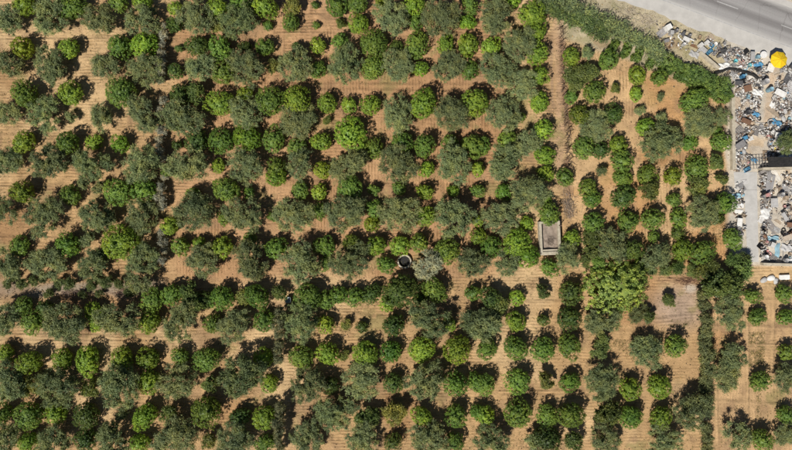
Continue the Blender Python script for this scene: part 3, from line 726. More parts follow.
brush(70, 294, 2.0, 90, (0.36, 0.27, 0.23), 'pinkish-grey dry brush in the middle of the field boundary', (1.7, 0.6), 0.05)
brush(595, 31, 1.6, 90, (0.30, 0.20, 0.15), 'dark reddish dry litter strip below the reeds', (2.2, 0.5), -0.35)

# ------------------------------------------------------------------ concrete tank, well and pump box
tx, ty = W(550.2, 238, 1.4)
tank = empty('water_tank', (tx, ty, 0), R(2.5))
TW, TL, TH, th = 3.75, 6.1, 1.45, 0.45
for (c_, d_) in (((-TW / 2 + th / 2, 0), (th, TL)), ((TW / 2 - th / 2, 0), (th, TL)), ((0, -TL / 2 + th * .7), (TW - 2 * th - .004, th * 1.4)), ((0, TL / 2 - th / 2), (TW - 2 * th - .004, th))):
    bm = bmesh.new(); bmesh.ops.create_cube(bm, size=1, matrix=Matrix.Translation((c_[0], c_[1], TH / 2 - 0.05)) @ Matrix.Diagonal((d_[0], d_[1], TH + 0.1, 1)))
    bmesh.ops.bevel(bm, geom=bm.edges[:], offset=0.05, segments=2, affect='EDGES')
    me = bpy.data.meshes.new('wall'); bm.to_mesh(me); bm.free(); me.materials.append(M['concrete']); link('wall', me, tank)
gx = np.linspace(-TW / 2 + th, TW / 2 - th, 22); gy = np.linspace(-TL / 2 + th, TL / 2 - th, 40); SX, SY = np.meshgrid(gx, gy)
SZ = 0.75 + (fbm(SX + 20, SY + 20, 1.1, 5) - .5) * .35
vv = np.stack([SX, SY, SZ], -1).reshape(-1, 3); ii = (np.arange(39)[:, None] * 22 + np.arange(21)[None, :]).reshape(-1)
link('silt_bed', np_mesh('silt_bed', vv, np.stack([ii, ii + 1, ii + 23, ii + 22], -1), M['silt'], True), tank)
MB().box((0, -TL / 2 + th * 1.9, 0.85), (TW - 2 * th - .02, 0.3, 0.8)).build('ledge', M['concrete'], tank)
bo = link('dry_branches', brush_mesh('dry_branches', 0.9, 60, 0.35, 0.02), tank, None, (0.30, 0.25, 0.21)); bo.location = (0.1, -0.6, 0.82)
MB().tube([(TW / 2 - .2, TL / 2 - .9, 0.9), (TW / 2 - .2, TL / 2 - .9, 1.62), (TW / 2 + .25, TL / 2 - .9, 1.62), (TW / 2 + .25, TL / 2 - .9, 0.0)], 0.07, 8).build('pipe', M['metal'], tank, color=(.30, .20, .15))
tag(tank, 'open rectangular concrete water tank with dried silt among the trees', 'water tank')

wx, wy = W(404.5, 261.5, 0.5)
well = empty('round_well', (wx, wy, 0))
MB().lathe([(1.0, -0.1), (1.28, -0.1), (1.30, 0.55), (1.26, 0.6), (1.04, 0.6), (1.0, 0.55)], 28, close=True).build('ring', M['concrete'], well, True)
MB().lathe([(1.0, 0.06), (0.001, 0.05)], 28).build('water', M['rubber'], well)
tag(well, 'round concrete well ring with shaded mouth beside the pale olive', 'well')

px_, py_ = W(288, 300, 1.0)
box = empty('pump_box', (px_, py_, 0), 0.1)
MB().box((0, 0, 0.45), (0.85, 0.8, 0.9)).build('cabinet', M['metal'], box, color=(0.30, 0.36, 0.38))
rim = MB()
for (c_, d_) in (((-.44, 0), (.09, .98)), ((.44, 0), (.09, .98)), ((0, .44), (.78, .09)), ((0, -.44), (.78, .09))): rim.box((c_[0], c_[1], 0.95), (*d_, .12))
rim.build('rim', M['paint'], box, color=(0.55, 0.66, 0.70))
tag(box, 'small pale blue-rimmed metal box in the shade near the cypresses', 'box')

# ------------------------------------------------------------------ scrap yard
# --- fixed structures
def slab(name, pts, z0, z1, mat, label=None, cat=None, kind=None, color=None):
    mb = MB(); n = len(pts); P = [(*W(x, y), z0) for x, y in pts] + [(*W(x, y), z1) for x, y in pts]
    mb.add(P, [tuple(range(n))[::-1], tuple(range(n, 2 * n))] + [(i, (i + 1) % n, n + (i + 1) % n, n + i) for i in range(n)])
    me = mb.mesh(name, mat); bm = bmesh.new(); bm.from_mesh(me); bmesh.ops.recalc_face_normals(bm, faces=bm.faces); bm.to_mesh(me); bm.free()
    o = link(name, me, None, None, color)
    return tag(o, label, cat, None, kind)
M['lane'] = rough_mat('concrete_lane', (0.40, 0.385, 0.36), (0.54, 0.52, 0.49), 0.7, 0.9, 0.2, 7)
slab('concrete_lane', [(744, 190), (757, 190), (758.5, 262), (747.5, 262)], -0.1, 0.05, M['lane'], kind='structure')
slab('yard_pavement', [(733.5, 172), (757, 172), (757, 189.8), (735, 189.8)], -0.1, 0.045, M['lane'], kind='structure')
slab('boundary_wall', [(729, 98), (732.2, 98), (733, 170), (730, 170)], -0.1, 0.9, M['concrete'], 'low pale concrete wall along left edge of the scrap yard', 'wall')
slab('boundary_wall', [(760, 262.5), (800, 263.5), (800, 266), (760, 265)], -0.1, 1.1, M['concrete'], 'low pale concrete wall along bottom edge of the scrap yard', 'wall')
slab('boundary_wall', [(697, 53.5), (699, 52), (718.5, 68.5), (716, 70)], -0.1, 0.8, M['concrete'], 'short slanting white wall between clipped hedge and scrap', 'wall')
slab('boundary_wall', [(757.5, 168.3), (800, 167.3), (800, 169.5), (757.5, 170.5)], -0.1, 1.6, M['concrete'], 'pale wall below the black canopy in the scrap yard', 'wall')

# black canopy on a steel frame
cx0, cx1, cy0, cy1, ch = 768, 796, 157, 166.6, 2.4
can = empty('black_canopy', (*W((cx0 + cx1) / 2, (cy0 + cy1) / 2, ch), 0))
w_, l_ = (cx1 - cx0) / S * .97, (cy1 - cy0) / S
for sx_ in (-1, 1):
    for sy_ in (-1, 1):
        MB().tube([(sx_ * (w_ / 2 - .1), sy_ * (l_ / 2 - .1), -0.05), (sx_ * (w_ / 2 - .1), sy_ * (l_ / 2 - .1), ch)], 0.05, 8).build('post', M['metal'], can, color=(0.10, 0.10, 0.10))
gx = np.linspace(-w_ / 2, w_ / 2, 30); gy = np.linspace(-l_ / 2, l_ / 2, 12); SX, SY = np.meshgrid(gx, gy)
SZ = ch + (fbm(SX + 9, SY + 9, .8, 3) - .5) * .25; vv = np.stack([SX, SY, SZ], -1).reshape(-1, 3); ii = (np.arange(11)[:, None] * 30 + np.arange(29)[None, :]).reshape(-1)
cn = link('canopy', np_mesh('canopy', vv, np.stack([ii, ii + 1, ii + 31, ii + 30], -1), M['rubber'], True), can)
tag(can, 'black canopy on steel posts beside the steel grid rack', 'canopy')
rk = empty('steel_rack', (*W(759, 163, 1.0), 0), R(3))
for i in range(7): MB().box((-1.65 + i * 0.55, 0, 1.2), (0.07, 2.0, 0.07)).build('bar', M['metal'], rk, color=(0.30, 0.28, 0.27))
for i in range(4): MB().box((0, -0.95 + i * 0.63, 1.27), (3.5, 0.06, 0.06)).build('rail', M['metal'], rk, color=(0.34, 0.32, 0.30))
for sx_ in (-1.65, 1.65):
    for sy_ in (-.95, .94): MB().tube([(sx_, sy_, -.05), (sx_, sy_, 1.2)], 0.045, 6).build('leg', M['metal'], rk, color=(0.2, 0.19, 0.18))
tag(rk, 'dark steel grid rack left of the black canopy', 'rack')

# yellow parasol
ux, uy = W(779.5, 59.5, 2.35); UR = 1.55
um = empty('parasol', (ux, uy, 0), R(12))
MB().tube([(0, 0, 0), (0, 0, 2.75)], 0.025, 8).build('pole', M['metal'], um, color=(0.7, 0.7, 0.7))
MB().lathe([(0.001, 0), (0.30, 0), (0.28, 0.09), (0.05, 0.12), (0.001, 0.12)], 16).build('base', M['concrete'], um)
for k in range(8):
    a0, a1 = k * math.pi / 4, (k + 1) * math.pi / 4; mb = MB(); P = []
    for i in range(6):
        t = i / 5; rr_ = UR * t; z = 2.72 - 0.55 * t ** 1.35
        am = (a0 + a1) / 2
        P += [(rr_ * math.cos(a0), rr_ * math.sin(a0), z), (rr_ * math.cos(am) * (1 - .085 * t), rr_ * math.sin(am) * (1 - .085 * t), z - .035 * t), (rr_ * math.cos(a1), rr_ * math.sin(a1), z)]
    F = []
    for i in range(5):
        for j in range(2): F.append((i * 3 + j, (i + 1) * 3 + j, (i + 1) * 3 + j + 1, i * 3 + j + 1))
    pn = mb.add(P, F).build('panel', M['cloth'], um, True, (0.86, 0.60, 0.015) if k % 2 else (0.84, 0.55, 0.013))
    MB().tube([(0.03 * math.cos(a0), .03 * math.sin(a0), 2.70), (UR * math.cos(a0) * .99, UR * math.sin(a0) * .99, 2.155)], 0.012, 5).build('rib', M['metal'], um, color=(0.6, 0.6, 0.6))
for k in range(8):
    a0 = k * math.pi / 4
    MB().tube([(UR * t * math.cos(a0), UR * t * math.sin(a0), 2.735 - 0.55 * t ** 1.35) for t in np.linspace(0.04, 1, 6)], 0.022, 5).build('seam', M['cloth'], um, color=(0.55, 0.35, 0.01))
MB().lathe([(0.07, 2.70), (0.05, 2.77), (0.001, 2.82)], 10).build('finial', M['paint'], um, color=(0.8, 0.62, 0.05))
tag(um, 'open yellow eight-panel parasol at the edge of the road shoulder', 'parasol')
# small white round table
tb = empty('round_table', (*W(764, 54.5, .75), 0))
MB().lathe([(0.001, .70), (.62, .70), (.65, .73), (.62, .76), (0.001, .765)], 24).build('table_top', M['paint'], tb, color=(0.85, 0.85, 0.84))
MB().tube([(0, 0, .05), (0, 0, .7)], 0.05, 8).build('column', M['metal'], tb, color=(.4, .4, .4))
MB().lathe([(0.001, 0), (.32, 0), (.30, .05), (.05, .08)], 16).build('foot', M['metal'], tb, color=(.3, .3, .3))
tag(tb, 'small white round table standing left of the yellow parasol', 'table')

# --- kinds of scrap, each built once at the origin
def k_crate():
    t = empty('crate')
    for z in (.1, .24, .38):
        for s_ in (-1, 1):
            MB().box((0, s_ * .29, z), (.9, .02, .10)).build('slat', M['wood'], t); MB().box((s_ * .44, 0, z), (.02, .56, .10)).build('slat', M['wood'], t)
    MB().box((0, 0, .03), (.86, .54, .03)).build('bottom', M['wood'], t); return t, .6
def k_drum():
    t = empty('oil_drum')
    MB().lathe([(.29, 0), (.30, .02), (.29, .28), (.305, .30), (.29, .32), (.29, .58), (.305, .60), (.29, .62), (.29, .86), (.305, .89), (.28, .89), (.27, .86), (.001, .86)], 18).build('body', M['metal'], t, True)
    MB().lathe([(.05, .86), (.05, .885), (.001, .885)], 8, (.15, .1, 0)).build('cap', M['metal'], t); return t, .45
def k_pallet():
    t = empty('pallet')
    for i in range(3): MB().box((0, -.45 + i * .45, .05), (1.2, .1, .1)).build('bearer', M['wood'], t)
    for i in range(7): MB().box((-.54 + i * .18, 0, .112), (.12, 1.0, .022)).build('board', M['wood'], t)
    return t, .8
def k_sheet():
    mb = MB(); n = 25; P = []
    for s_ in (0, .012):
        for i in range(n):
            x = -.75 + 1.5 * i / (n - 1); z = .08 + .03 * math.sin(i * 2.1) + s_ + .05 * math.sin(x * 2)
            P += [(x, -.5, z), (x, .5, z + .06)]
    F = [(2 * i, 2 * i + 2, 2 * i + 3, 2 * i + 1) for i in range(n - 1)] + [(2 * n + 2 * i, 2 * n + 2 * i + 1, 2 * n + 2 * i + 3, 2 * n + 2 * i + 2) for i in range(n - 1)]
    return mb.add(P, F).build('corrugated_sheet', M['metal']), .85
def k_pipe():
    mb = MB(); P = [(.09, -1.1), (.09, 1.1), (.075, 1.1), (.075, -1.1)]
    vs_ = []; n = 10
    for r_, x in P:
        for k in range(n): vs_.append((x, r_ * math.cos(k * 6.2832 / n), .09 + r_ * math.sin(k * 6.2832 / n)))
    return mb.add(vs_, [(i * n + k, i * n + (k + 1) % n, ((i + 1) % 4) * n + (k + 1) % n, ((i + 1) % 4) * n + k) for i in range(4) for k in range(n)]).build('pipe', M['metal']), .55
def k_tyre():
    t = empty('tyre')
    MB().lathe([(.20, .05), (.30, .0), (.34, .04), (.34, .18), (.30, .22), (.20, .17), (.18, .11)], 20, close=True).build('tread', M['rubber'], t, True)
    return t, .42
def k_sack():
    v, f = core_mesh((0, 0), .42, .28, .16, .15, 12, 7, .10)
    return link('sack', np_mesh('sack', v, f, M['cloth'], True)), .5
def k_chair():
    t = empty('plastic_chair')
    MB().box((0, 0, .44), (.46, .44, .04)).build('seat', M['paint'], t)
    MB().box((0, .22, .68), (.46, .04, .46), Euler((-.15, 0, 0)).to_matrix()).build('backrest', M['paint'], t)
    for x in (-.2, .2):
        for y in (-.19, .19): MB().tube([(x, y, .43), (x * 1.15, y * 1.15, 0)], [.028, .02], 6).build('leg', M['paint'], t)
        MB().box((x * 1.1, 0, .64), (.05, .42, .03)).build('armrest', M['paint'], t)
    return t, .4
def k_boards():
    t = empty('board_stack')
    for i in range(5): MB().box((random.uniform(-.1, .1), -.28 + i * .14 + random.uniform(-.02, .02), .03), (random.uniform(1.5, 2.1), .12, .035), Euler((0, 0, random.uniform(-.08, .08))).to_matrix()).build('board', M['wood'], t)
    return t, .75
def k_washer():
    t = empty('washing_machine')
    MB().box((0, 0, .43), (.6, .6, .84)).build('body', M['paint'], t)
    MB().box((0, 0, .862), (.56, .56, .022)).build('lid', M['paint'], t)
    MB().box((0, -.305, .76), (.58, .02, .12)).build('control_panel', M['rubber'], t)
    d = MB(); d.lathe([(.20, 0), (.20, .03), (.15, .045), (.001, .03)], 16); d.v = [(x, -.30 - z, .42 + y) for x, y, z in d.v]; d.build('door', M['metal'], t)
    return t, .5
def k_bucket():
    t = empty('bucket')
    MB().lathe([(.001, .01), (.15, .01), (.20, .38), (.22, .38), (.22, .40), (.185, .40), (.14, .03), (.001, .03)], 16).build('body', M['paint'], t, True)
    MB().tube([(.2 * math.cos(u), .06, .38 + .16 * math.sin(u)) for u in np.linspace(0, math.pi, 9)], .008, 5).build('handle', M['metal'], t); return t, .3
def k_tarp():
    gx = np.linspace(-1, 1, 18); SX, SY = np.meshgrid(gx, gx * .6); SZ = .10 + fbm(SX + 30, SY + 30, 2.2, int(rng.integers(99))) * .45
    ed = np.maximum(np.abs(SX), np.abs(SY) / .6); SZ *= 1 - .75 * sstep(.7, 1, ed); SX = SX + .08 * np.sin(SY * 7); SY = SY + .08 * np.sin(SX * 6)
    ii = (np.arange(17)[:, None] * 18 + np.arange(17)[None, :]).reshape(-1)
    return link('tarpaulin', np_mesh('tarpaulin', np.stack([SX, SY, SZ], -1).reshape(-1, 3), np.stack([ii, ii + 1, ii + 19, ii + 18], -1), M['cloth'], True)), .95
def k_table():
    t = empty('scrap_table')
    MB().box((0, 0, .72), (1.1, .65, .05)).build('table_top', M['paint'], t)
    for x in (-.5, .5):
        for y in (-.27, .27): MB().box((x, y, .35), (.05, .05, .70)).build('leg', M['metal'], t)
    return t, .7
def k_can():
    t = empty('jerry_can')
    MB().box((0, 0, .2), (.34, .2, .4), None, .9).build('body', M['paint'], t); MB().tube([(-.1, 0, .39), (-.1, 0, .46)], .035, 8).build('cap', M['rubber'], t)
    MB().box((.05, 0, .43), (.16, .03, .03)).build('grip', M['paint'], t); return t, .3
def k_mattress():
    bm = bmesh.new(); bmesh.ops.create_cube(bm, size=1, matrix=Matrix.Translation((0, 0, .1)) @ Matrix.Diagonal((1.8, .85, .2, 1))); bmesh.ops.bevel(bm, geom=bm.edges[:], offset=.06, segments=2, affect='EDGES')
    me = bpy.data.meshes.new('mattress'); bm.to_mesh(me); bm.free(); me.materials.append(M['cloth']); return link('mattress', me), .85
def k_basin():
    return MB().lathe([(.001, .0), (.28, .0), (.42, .2), (.45, .2), (.45, .225), (.40, .225), (.26, .03), (.001, .025)], 20).build('wash_basin', M['paint'], None, True), .47
KINDS = {}
for nm, fn in (('wooden crate', k_crate), ('oil drum', k_drum), ('wooden pallet', k_pallet), ('corrugated sheet', k_sheet), ('length of pipe', k_pipe), ('tyre', k_tyre), ('stuffed sack', k_sack), ('plastic chair', k_chair),
               ('stack of boards', k_boards), ('washing machine', k_washer), ('bucket', k_bucket), ('crumpled tarpaulin', k_tarp), ('table', k_table), ('jerry can', k_can), ('mattress', k_mattress), ('round basin', k_basin)):
    KINDS[nm] = fn()
PAL = {'white': (.80, .79, .76), 'pale grey': (.52, .51, .50), 'grey': (.30, .29, .29), 'dark grey': (.11, .11, .115), 'rusty brown': (.24, .135, .085), 'beige': (.55, .46, .36),
       'blue': (.10, .30, .50), 'light blue': (.32, .52, .62), 'pink': (.62, .34, .32), 'red': (.50, .09, .06), 'turquoise': (.12, .46, .52), 'black': (.02, .02, .022), 'yellow': (.75, .58, .08), 'bare wood': (.42, .33, .24), 'orange': (.62, .32, .13)}
LAND = [('near the yellow parasol', 775, 66), ('beside the clipped hedge end', 736, 92), ('beside the upper dirt lane', 768, 100), ('by the low left wall', 736, 130), ('next to the sandy clearing', 748, 150),
        ('near the lone olive', 784, 130), ('near the steel rack', 755, 172), ('right of the concrete lane', 763, 215), ('left of the concrete lane', 740, 215), ('by the bottom wall', 775, 255), ('at right edge of the lower yard', 788, 215),
        ('on the verge above the hedge', 705, 52), ('in the middle of the upper yard', 752, 85), ('outside the bottom yard wall', 775, 275), ('at the upper right edge of the yard', 788, 95)]
used = set(); placed = []
OBST = [(779.5, 59.5, 4), (764, 54.5, 5)]
def colour_tree(o, c_):
    if o.type == 'MESH': o.color = (*c_, 1)
    for ch in o.children: colour_tree(ch, c_)
def put(kind, px, py, colour, rz=None, sc=1.0, label=None, tilt=0.0, z=0.0):
    src, rad = KINDS[kind]
    o = src if kind not in used else copy_tree(src); used.add(kind)
    o.location = (*W(px, py), z + 0.02); o.rotation_euler = (tilt, random.uniform(-.5, .5) * tilt, random.uniform(0, 6.28) if rz is None else rz)
    o.scale = (sc,) * 3 if isinstance(sc, (int, float)) else sc
    j = random.uniform(.85, 1.12); colour_tree(o, tuple(min(.9, q * j) for q in PAL[colour]))
    sm = sc if isinstance(sc, (int, float)) else max(sc[:2])
    placed.append((px, py, rad * sm * S))
    lm = min(LAND, key=lambda q: (q[1] - px) ** 2 + (q[2] - py) ** 2)[0]
    cn_ = '' if kind == 'tyre' else colour + ' '
    for q in ('label', 'category', 'group'):
        if q in o: del o[q]
    if label: tag(o, label, kind.split()[-1], 'scrap in the yard')
    else: tag(o, f'{"black" if kind == "tyre" else colour} {kind} {lm}', kind.split()[-1] if kind not in ('length of pipe', 'stack of boards') else ('pipe' if 'pipe' in kind else 'boards'), f'{cn_}{kind} scrap {lm}')
    return o
EX = [('crumpled tarpaulin', 776, 123.5, 'blue', R(-25), 1.0, 'bright blue tarpaulin left of the lone yard olive'),
      ('crumpled tarpaulin', 755, 114, 'blue', R(-28), (.85, .6, .9), 'narrow blue tarpaulin above the sandy clearing'),
      ('crumpled tarpaulin', 757.5, 64.5, 'blue', R(-12), (.95, .8, .8), 'blue tarpaulin left of the yellow parasol'),
      ('crumpled tarpaulin', 773, 238, 'light blue', R(5), (1.05, .7, .8), 'pale blue tarpaulin in the lower yard'),
      ('crumpled tarpaulin', 777, 250, 'light blue', R(88), (1.3, .75, .7), 'long pale blue tarpaulin hanging down the lower yard'),
      ('crumpled tarpaulin', 765, 213, 'white', R(80), (1.0, 1.4, 1.0), 'big white tarpaulin right of the concrete lane'),
      ('table', 772, 203, 'pale grey', R(92), (1.5, 2.0, 1.0), 'large pale grey table right of the concrete lane'),
      ('crumpled tarpaulin', 757.5, 93, 'white', R(-15), (1.0, .9, 1.1), 'white tarpaulin below the grey drum'),
      ('oil drum', 762, 83, 'pale grey', 0, 1.7, 'large pale grey drum near the upper dirt lane'), ('oil drum', 767.5, 90.5, 'light blue', 0, 1.4, 'light blue drum beside the upper dirt lane'),
      ('table', 746, 89, 'rusty brown', R(15), (1.3, 1.8, .8), 'rusty brown table in the middle of the upper yard'), ('bucket', 734, 61.5, 'turquoise', 0, 1.6, 'turquoise bucket left of the pink basin on the verge'),
      ('round basin', 741, 63, 'pink', 0, 1.2, 'pink round basin on the verge below the road'), ('bucket', 748, 66, 'turquoise', 0, 1.6, 'turquoise bucket right of the pink basin'), ('round basin', 745, 68, 'light blue', 0, 1.0, 'light blue basin below the pink basin'),
      ('oil drum', 740, 77.5, 'blue', 0, 1.2, 'blue drum at the right end of the clipped hedge'), ('mattress', 773, 102.5, 'white', R(62), 1.0, 'white mattress lying across the upper dirt lane edge'),
      ('mattress', 788, 127, 'orange', R(15), (1.1, 1, 1), 'orange mattress above the lone yard olive'), ('crumpled tarpaulin', 772.5, 149, 'yellow', 0, .55, 'yellow cloth heap left of the lone yard olive'),
      ('washing machine', 666, 29, 'white', R(30), 1.6, 'white machine casing standing on the grassy verge'), ('corrugated sheet', 661.5, 33, 'grey', R(35), 1.2, 'grey metal sheet leaning beside the white machine casing'),
      ('washing machine', 705, 43.5, 'white', R(40), 1.1, 'upper white machine casing of the pair on the verge'), ('washing machine', 699, 46, 'white', R(40), 1.15, 'lower white machine casing of the pair on the verge'),
      ('table', 701, 51, 'pale grey', R(-40), (1.3, 1.8, .9), 'pale grey table above the slanting white wall'), ('round basin', 715.5, 44, 'white', 0, .8, 'white basin at the top edge of verge scrap'),
      ('table', 768.5, 68.5, 'white', R(70), (1.3, 1.9, 1), 'white table directly below left of the yellow parasol'), ('mattress', 783, 277, 'white', R(3), (1, 1.1, 3), 'white bulky block outside the bottom yard wall'),
      ('sack', 770, 278, 'white', 0.2, 1.9, ''), ('sack', 763, 280, 'pale grey', 0.5, 1.7, ''), ('sack', 775, 281, 'pale grey', 1.3, 1.5, ''),
      ('corrugated sheet', 788, 79, 'dark grey', R(60), 1.5, 'dark corrugated sheet right of the upper dirt lane'), ('corrugated sheet', 789, 88, 'pale grey', R(60), 1.6, 'pale corrugated sheet at right edge of upper yard'),
      ('crumpled tarpaulin', 771, 141, 'blue', R(60), .6, 'small blue tarpaulin right of the sandy clearing'), ('crumpled tarpaulin', 754, 160, 'blue', R(-30), (.6, .6, .6), 'small blue tarpaulin below the sandy clearing'),
      ('crumpled tarpaulin', 736.5, 196, 'light blue', R(10), .8, 'pale blue sheet left of the concrete lane'), ('mattress', 739, 206, 'white', R(5), .9, 'upper white mattress left of the concrete lane'), ('mattress', 738.5, 211.5, 'white', R(-5), .8, 'lower white mattress left of the concrete lane')]
for kind, x, y, c_, rz, sc, lab in EX:
    put('stuffed sack' if kind == 'sack' else kind, x, y, c_, rz, sc, lab or None)
# curved white hose on the verge, black tube as fence shadow, loose poles
def hose(name, pts, r_, c_, label, mat='paint', z=0.12):
    P = [Vector((*W(x, y), z)) for x, y in pts]; Q = []
    for i in range(len(P) - 1):
        p0, p1, p2, p3 = P[max(i - 1, 0)], P[i], P[i + 1], P[min(i + 2, len(P) - 1)]
        for k in range(6):
            t = k / 6; Q.append(.5 * ((2 * p1) + (p2 - p0) * t + (2 * p0 - 5 * p1 + 4 * p2 - p3) * t * t + (3 * p1 - p0 - 3 * p2 + p3) * t ** 3))
    Q.append(P[-1])
    o = MB().tube(Q, r_, 7).build(name, M[mat], None, True, c_); return tag(o, label, 'hose' if 'hose' in name else 'pole')
hose('hose', [(687, 44), (681, 40), (678, 36.5), (680, 34), (686, 37), (694, 41)], .13, (.75, .74, .71), 'thick curved white hose lying on the grassy verge')
hose('hose', [(714, 73), (721, 71.5), (727, 69), (735, 70), (744, 72.5), (752, 75), (757, 79)], .28, (.03, .03, .03), 'thick black tube in place of a reed fence shadow below the pink basin', 'rubber', .3)  # shadow line of a reed fence, modelled as a black tube
for n, (x0, y0, x1, y1) in enumerate([(668, 24, 692, 34), (672, 30, 694, 40), (655, 20, 662, 34), (728, 58, 762, 66), (730, 61, 757, 68), (640, 30, 660, 18), (720, 54, 752, 61)]):
    hose('loose_pole', [(x0, y0), ((x0 + x1) / 2, (y0 + y1) / 2 + .4), (x1, y1)], .07, (.60, .55, .46), f'bleached wooden pole, {ordn(n + 1)} of the loose poles on the verge', 'wood', .1)

# random fill of the remaining yard
PACK = .66
def free(px, py, r_):
    return all((px - x) ** 2 + (py - y) ** 2 > ((r_ + q) * PACK) ** 2 for x, y, q in placed) and all((px - x) ** 2 + (py - y) ** 2 > (r_ + q) ** 2 for x, y, q in OBST)
def zone(px, py):
    if road_off(px, py) > -4: return 0
    lane = 768 - (py - 60) * .06 + 10 * math.exp(-((py - 60) / 20) ** 2)
    if 700 < px < 764 and -20 < road_off(px, py) < -5 and px > 706 and py < 72: return .75
    if 655 < px <= 706 and -27 < road_off(px, py) < -7: return .06
    if 718 < px < 800 and 66 < py < 84 and px > 722 + (py - 66) * .8 and not abs(px - lane) < 6: return 1
    if 735 < px < 800 and 84 <= py < 157:
        if py < 122 and abs(px - lane) < 6: return 0
        if ((px - 757) / 12) ** 2 + ((py - 147) / 11) ** 2 < 1: return 0
        if (px - 788) ** 2 + (py - 142) ** 2 < 8 ** 2: return 0
        return 1
    if 734 < px < 750 and 157 <= py < 171: return 1
    if 760 < px < 800 and 172 < py < 260:
        g = abs(px - (776 - (py - 215) * .05)); return .05 if g < 5 else (1 if px < 772 else .6)
    if 735 < px < 743.5 and 182 < py < 236: return .7
    return 0
wk = ['wooden crate', 'oil drum', 'wooden pallet', 'corrugated sheet', 'length of pipe', 'tyre', 'stuffed sack', 'plastic chair', 'stack of boards', 'washing machine', 'bucket', 'crumpled tarpaulin', 'table', 'jerry can', 'mattress', 'round basin']
ww = [6, 6, 5, 12, 6, 5, 9, 7, 7, 5, 7, 8, 5, 6, 4, 5]
CH = {'wooden crate': ['bare wood', 'beige', 'grey', 'blue'], 'wooden pallet': ['bare wood', 'grey', 'beige'], 'stack of boards': ['bare wood', 'grey', 'beige', 'rusty brown', 'white'], 'tyre': ['black'], 'length of pipe': ['grey', 'dark grey', 'rusty brown', 'pale grey', 'white']}
gen = ['white'] * 8 + ['pale grey'] * 8 + ['grey'] * 8 + ['dark grey'] * 4 + ['rusty brown'] * 4 + ['beige'] * 6 + ['blue', 'light blue', 'light blue', 'black', 'black', 'pink', 'bare wood', 'bare wood', 'bare wood']
BIGK = ['corrugated sheet', 'crumpled tarpaulin', 'table', 'mattress', 'stack of boards', 'wooden pallet']
for target, lo, hi, pack, kinds in ((32, 1.4, 2.1, .8, BIGK), (110, 1.0, 1.4, .7, wk), (430, .65, 1.1, .62, wk)):
    cnt = 0; tries = 0; PACK = pack
    while cnt < target and tries < 12000:
        tries += 1
        x, y = random.uniform(656, 798), random.uniform(18, 260)
        if random.random() > zone(x, y): continue
        if lo < 1 and fbm(np.array([x * .09]), np.array([y * .09]), 1.0, 83)[0] < .40: continue      # bare paths between the heaps
        kind = random.choice(kinds) if kinds is BIGK else random.choices(wk, ww)[0]
        sc = random.uniform(lo, hi)
        if kinds is BIGK and ((y > 165 and x < 766) or x < 722): continue
        if not free(x, y, KINDS[kind][1] * sc * S): continue
        cl_ = random.choice(CH.get(kind, gen if lo < 1.4 else ['white', 'white', 'pale grey', 'pale grey', 'grey', 'dark grey', 'rusty brown', 'beige']))
        put(kind, x, y, cl_, None, (sc, sc * random.uniform(.7, 1), min(sc, 1.3)) if kinds is BIGK else sc, None, random.uniform(-.12, .12) if kind in ('corrugated sheet', 'stack of boards', 'wooden pallet') else 0); cnt += 1
for kind in list(KINDS):
    if kind not in used: bpy.data.objects.remove(KINDS[kind][0])

# things of one kind that share a label are told apart by their place from top to bottom
byl = {}
for o in col.objects:
    if 'label' in o and 'scrap' in o.get('group', ''): byl.setdefault(o['label'], []).append(o)
for lab, lst in byl.items():
    if len(lst) < 2: continue
    lst.sort(key=lambda q: -q.location.y)
    for n, o in enumerate(lst):
        o['label'] = f'{lab}, ' + (('upper' if n == 0 else 'lower') + ' of two' if len(lst) == 2 else f'{ordn(n + 1)} from top')

# small rubble between the scrap: uneven chunks and shards
v0 = np.array([(-1, -1, -1), (1, -1, -1), (1, 1, -1), (-1, 1, -1), (-1, -1, 1), (1, -1, 1), (1, 1, 1), (-1, 1, 1)]) * .5
f0 = np.array([(0, 3, 2, 1), (4, 5, 6, 7), (0, 1, 5, 4), (1, 2, 6, 5), (2, 3, 7, 6), (3, 0, 4, 7)])
VV = []; FF = []; TT = []
while len(VV) < 4500:
    x, y = random.uniform(656, 800), random.uniform(18, 262)
    if random.random() > zone(x, y) * (.35 if y > 172 else 1) or fbm(np.array([x * .16]), np.array([y * .16]), 1.0, 83)[0] < .46: continue
    d = np.array([random.uniform(.12, .65), random.uniform(.08, .3), random.uniform(.04, .22)]) * random.uniform(.7, 1.2)
    rot = np.array(Euler((random.gauss(0, .35), random.gauss(0, .35), random.uniform(0, 6.28))).to_matrix())
    q = (v0 * d * (1 + rng.uniform(-.25, .25, (8, 3)))) @ rot.T + np.array([*W(x, y), random.uniform(.05, .30)])
    FF.append(f0 + 8 * len(VV)); VV.append(q); TT.append(np.full(8, random.random()))
rb = np_mesh('rubble', np.concatenate(VV), np.concatenate(FF), None)
at_ = rb.attributes.new('tint', 'FLOAT', 'POINT'); at_.data.foreach_set('value', np.concatenate(TT).astype(np.float32))
m, nt, out = new_mat('mixed_rubble')
at = N(nt, 'ShaderNodeAttribute', attribute_name='tint')
c = ramp(nt, at.outputs['Fac'], [(0.0, (.03, .03, .032)), (.16, (.10, .085, .075)), (.30, (.25, .17, .12)), (.45, (.32, .31, .30)), (.70, (.46, .42, .36)), (.85, (.58, .56, .53)), (1.0, (.78, .77, .75))])
b = N(nt, 'ShaderNodeBsdfPrincipled'); b.inputs['Roughness'].default_value = .8; nt.links.new(c.outputs[0], b.inputs['Base Color']); nt.links.new(b.outputs[0], out.inputs[0])
rb.materials.append(m)
o = link('rubble', rb); tag(o, 'small shards and litter strewn between the scrap', 'rubble', None, 'stuff')

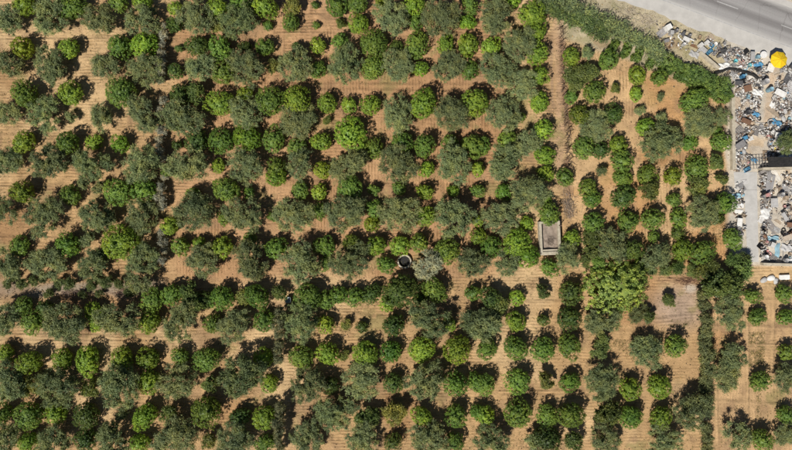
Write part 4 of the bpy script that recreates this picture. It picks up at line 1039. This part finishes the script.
# weeds and dry grass on the soil, thickest round the foot of the trees
P = []
def tuft(x, y, n, sp):
    cx_, cy_ = W(x, y)
    for k in range(n): P.append((cx_ + random.gauss(0, sp), cy_ + random.gauss(0, sp), random.uniform(.02, .22)))
for (x, y, r_, k) in rows:
    if k == 'F' or (x > 735 and y < 262): continue
    for n in range(int(r_ * (3.4 if k == 'O' else 1.5))):
        an = random.uniform(0, 6.28); rr_ = r_ * random.uniform(.5, 1.35)
        tuft(x + rr_ * math.cos(an), y + rr_ * .8 * math.sin(an), random.randint(3, 9), .2)
n = 0
while n < 9000:
    x, y = random.uniform(-10, 802), random.uniform(-10, 460)
    if x > 730 and y < 262: continue
    of = road_off(x, y)
    if of > -2 and x > 600: continue
    v_ = of > -46 and x > 575 and y < 75
    w_ = float(fbm(np.array([x * .035]), np.array([y * .05]), 1.0, 61)[0])
    if not v_ and random.random() > max(.06, (w_ - .45) * 3.2): continue
    tuft(x, y, 5, .12); n += 1
for (x0, x1, y0, y1, k) in ((748, 764, 332, 366, 420), (756, 760, 390, 420, 60), (668, 690, 320, 330, 60), (712, 725, 205, 245, 140), (600, 630, 340, 352, 90), (340, 352, 318, 332, 70), (585, 600, 100, 112, 50), (300, 340, 395, 440, 160), (165, 215, 395, 440, 160)):
    for q in range(k): tuft(random.uniform(x0, x1), random.uniform(y0, y1), 6, .15)
P = np.array(P)
wd = cards('weeds', P, np.stack([rng.normal(size=len(P)) * .8, rng.normal(size=len(P)) * .8, np.full(len(P), .6)], -1), .20, .06, M['dry'])
o = link('weeds', wd, None, None, (.20, .185, .08)); tag(o, 'low weeds and dry grass on the orchard soil', 'weeds', None, 'stuff')

# stones and clods on the orchard soil
oc = np.array([(1, 0, 0), (-1, 0, 0), (0, 1, 0), (0, -1, 0), (0, 0, 1), (0, 0, -1)], float); of_ = np.array([(0, 2, 4), (2, 1, 4), (1, 3, 4), (3, 0, 4), (2, 0, 5), (1, 2, 5), (3, 1, 5), (0, 3, 5)])
VV = []; FF = []; TT = []
while len(VV) < 9000:
    x, y = random.uniform(-10, 802), random.uniform(-10, 460)
    if (x > 730 and y < 262) or (x > 600 and road_off(x, y) > -2): continue
    if random.random() > .25 + (.9 if (y > 278 and y < 300 and x < 165) or abs(x - 562) < 6 else 0): continue
    r_ = random.uniform(.05, .15) * (1.6 if random.random() < .06 else 1)
    VV.append(oc * rng.uniform(.6, 1.2, (6, 1)) * np.array([r_, r_ * random.uniform(.6, 1), r_ * .6]) + np.array([*W(x, y), r_ * .3 + .02])); FF.append(of_ + 6 * len(FF)); TT.append(np.full(6, random.random()))
sm_ = np_mesh('stones', np.concatenate(VV), np.concatenate(FF), M['rubble'])
at_ = sm_.attributes.new('tint', 'FLOAT', 'POINT'); at_.data.foreach_set('value', np.concatenate(TT).astype(np.float32))
o = link('stones', sm_, None, None, (.34, .245, .155)); tag(o, 'small stones and earth clods on the orchard soil', 'stones', None, 'stuff')
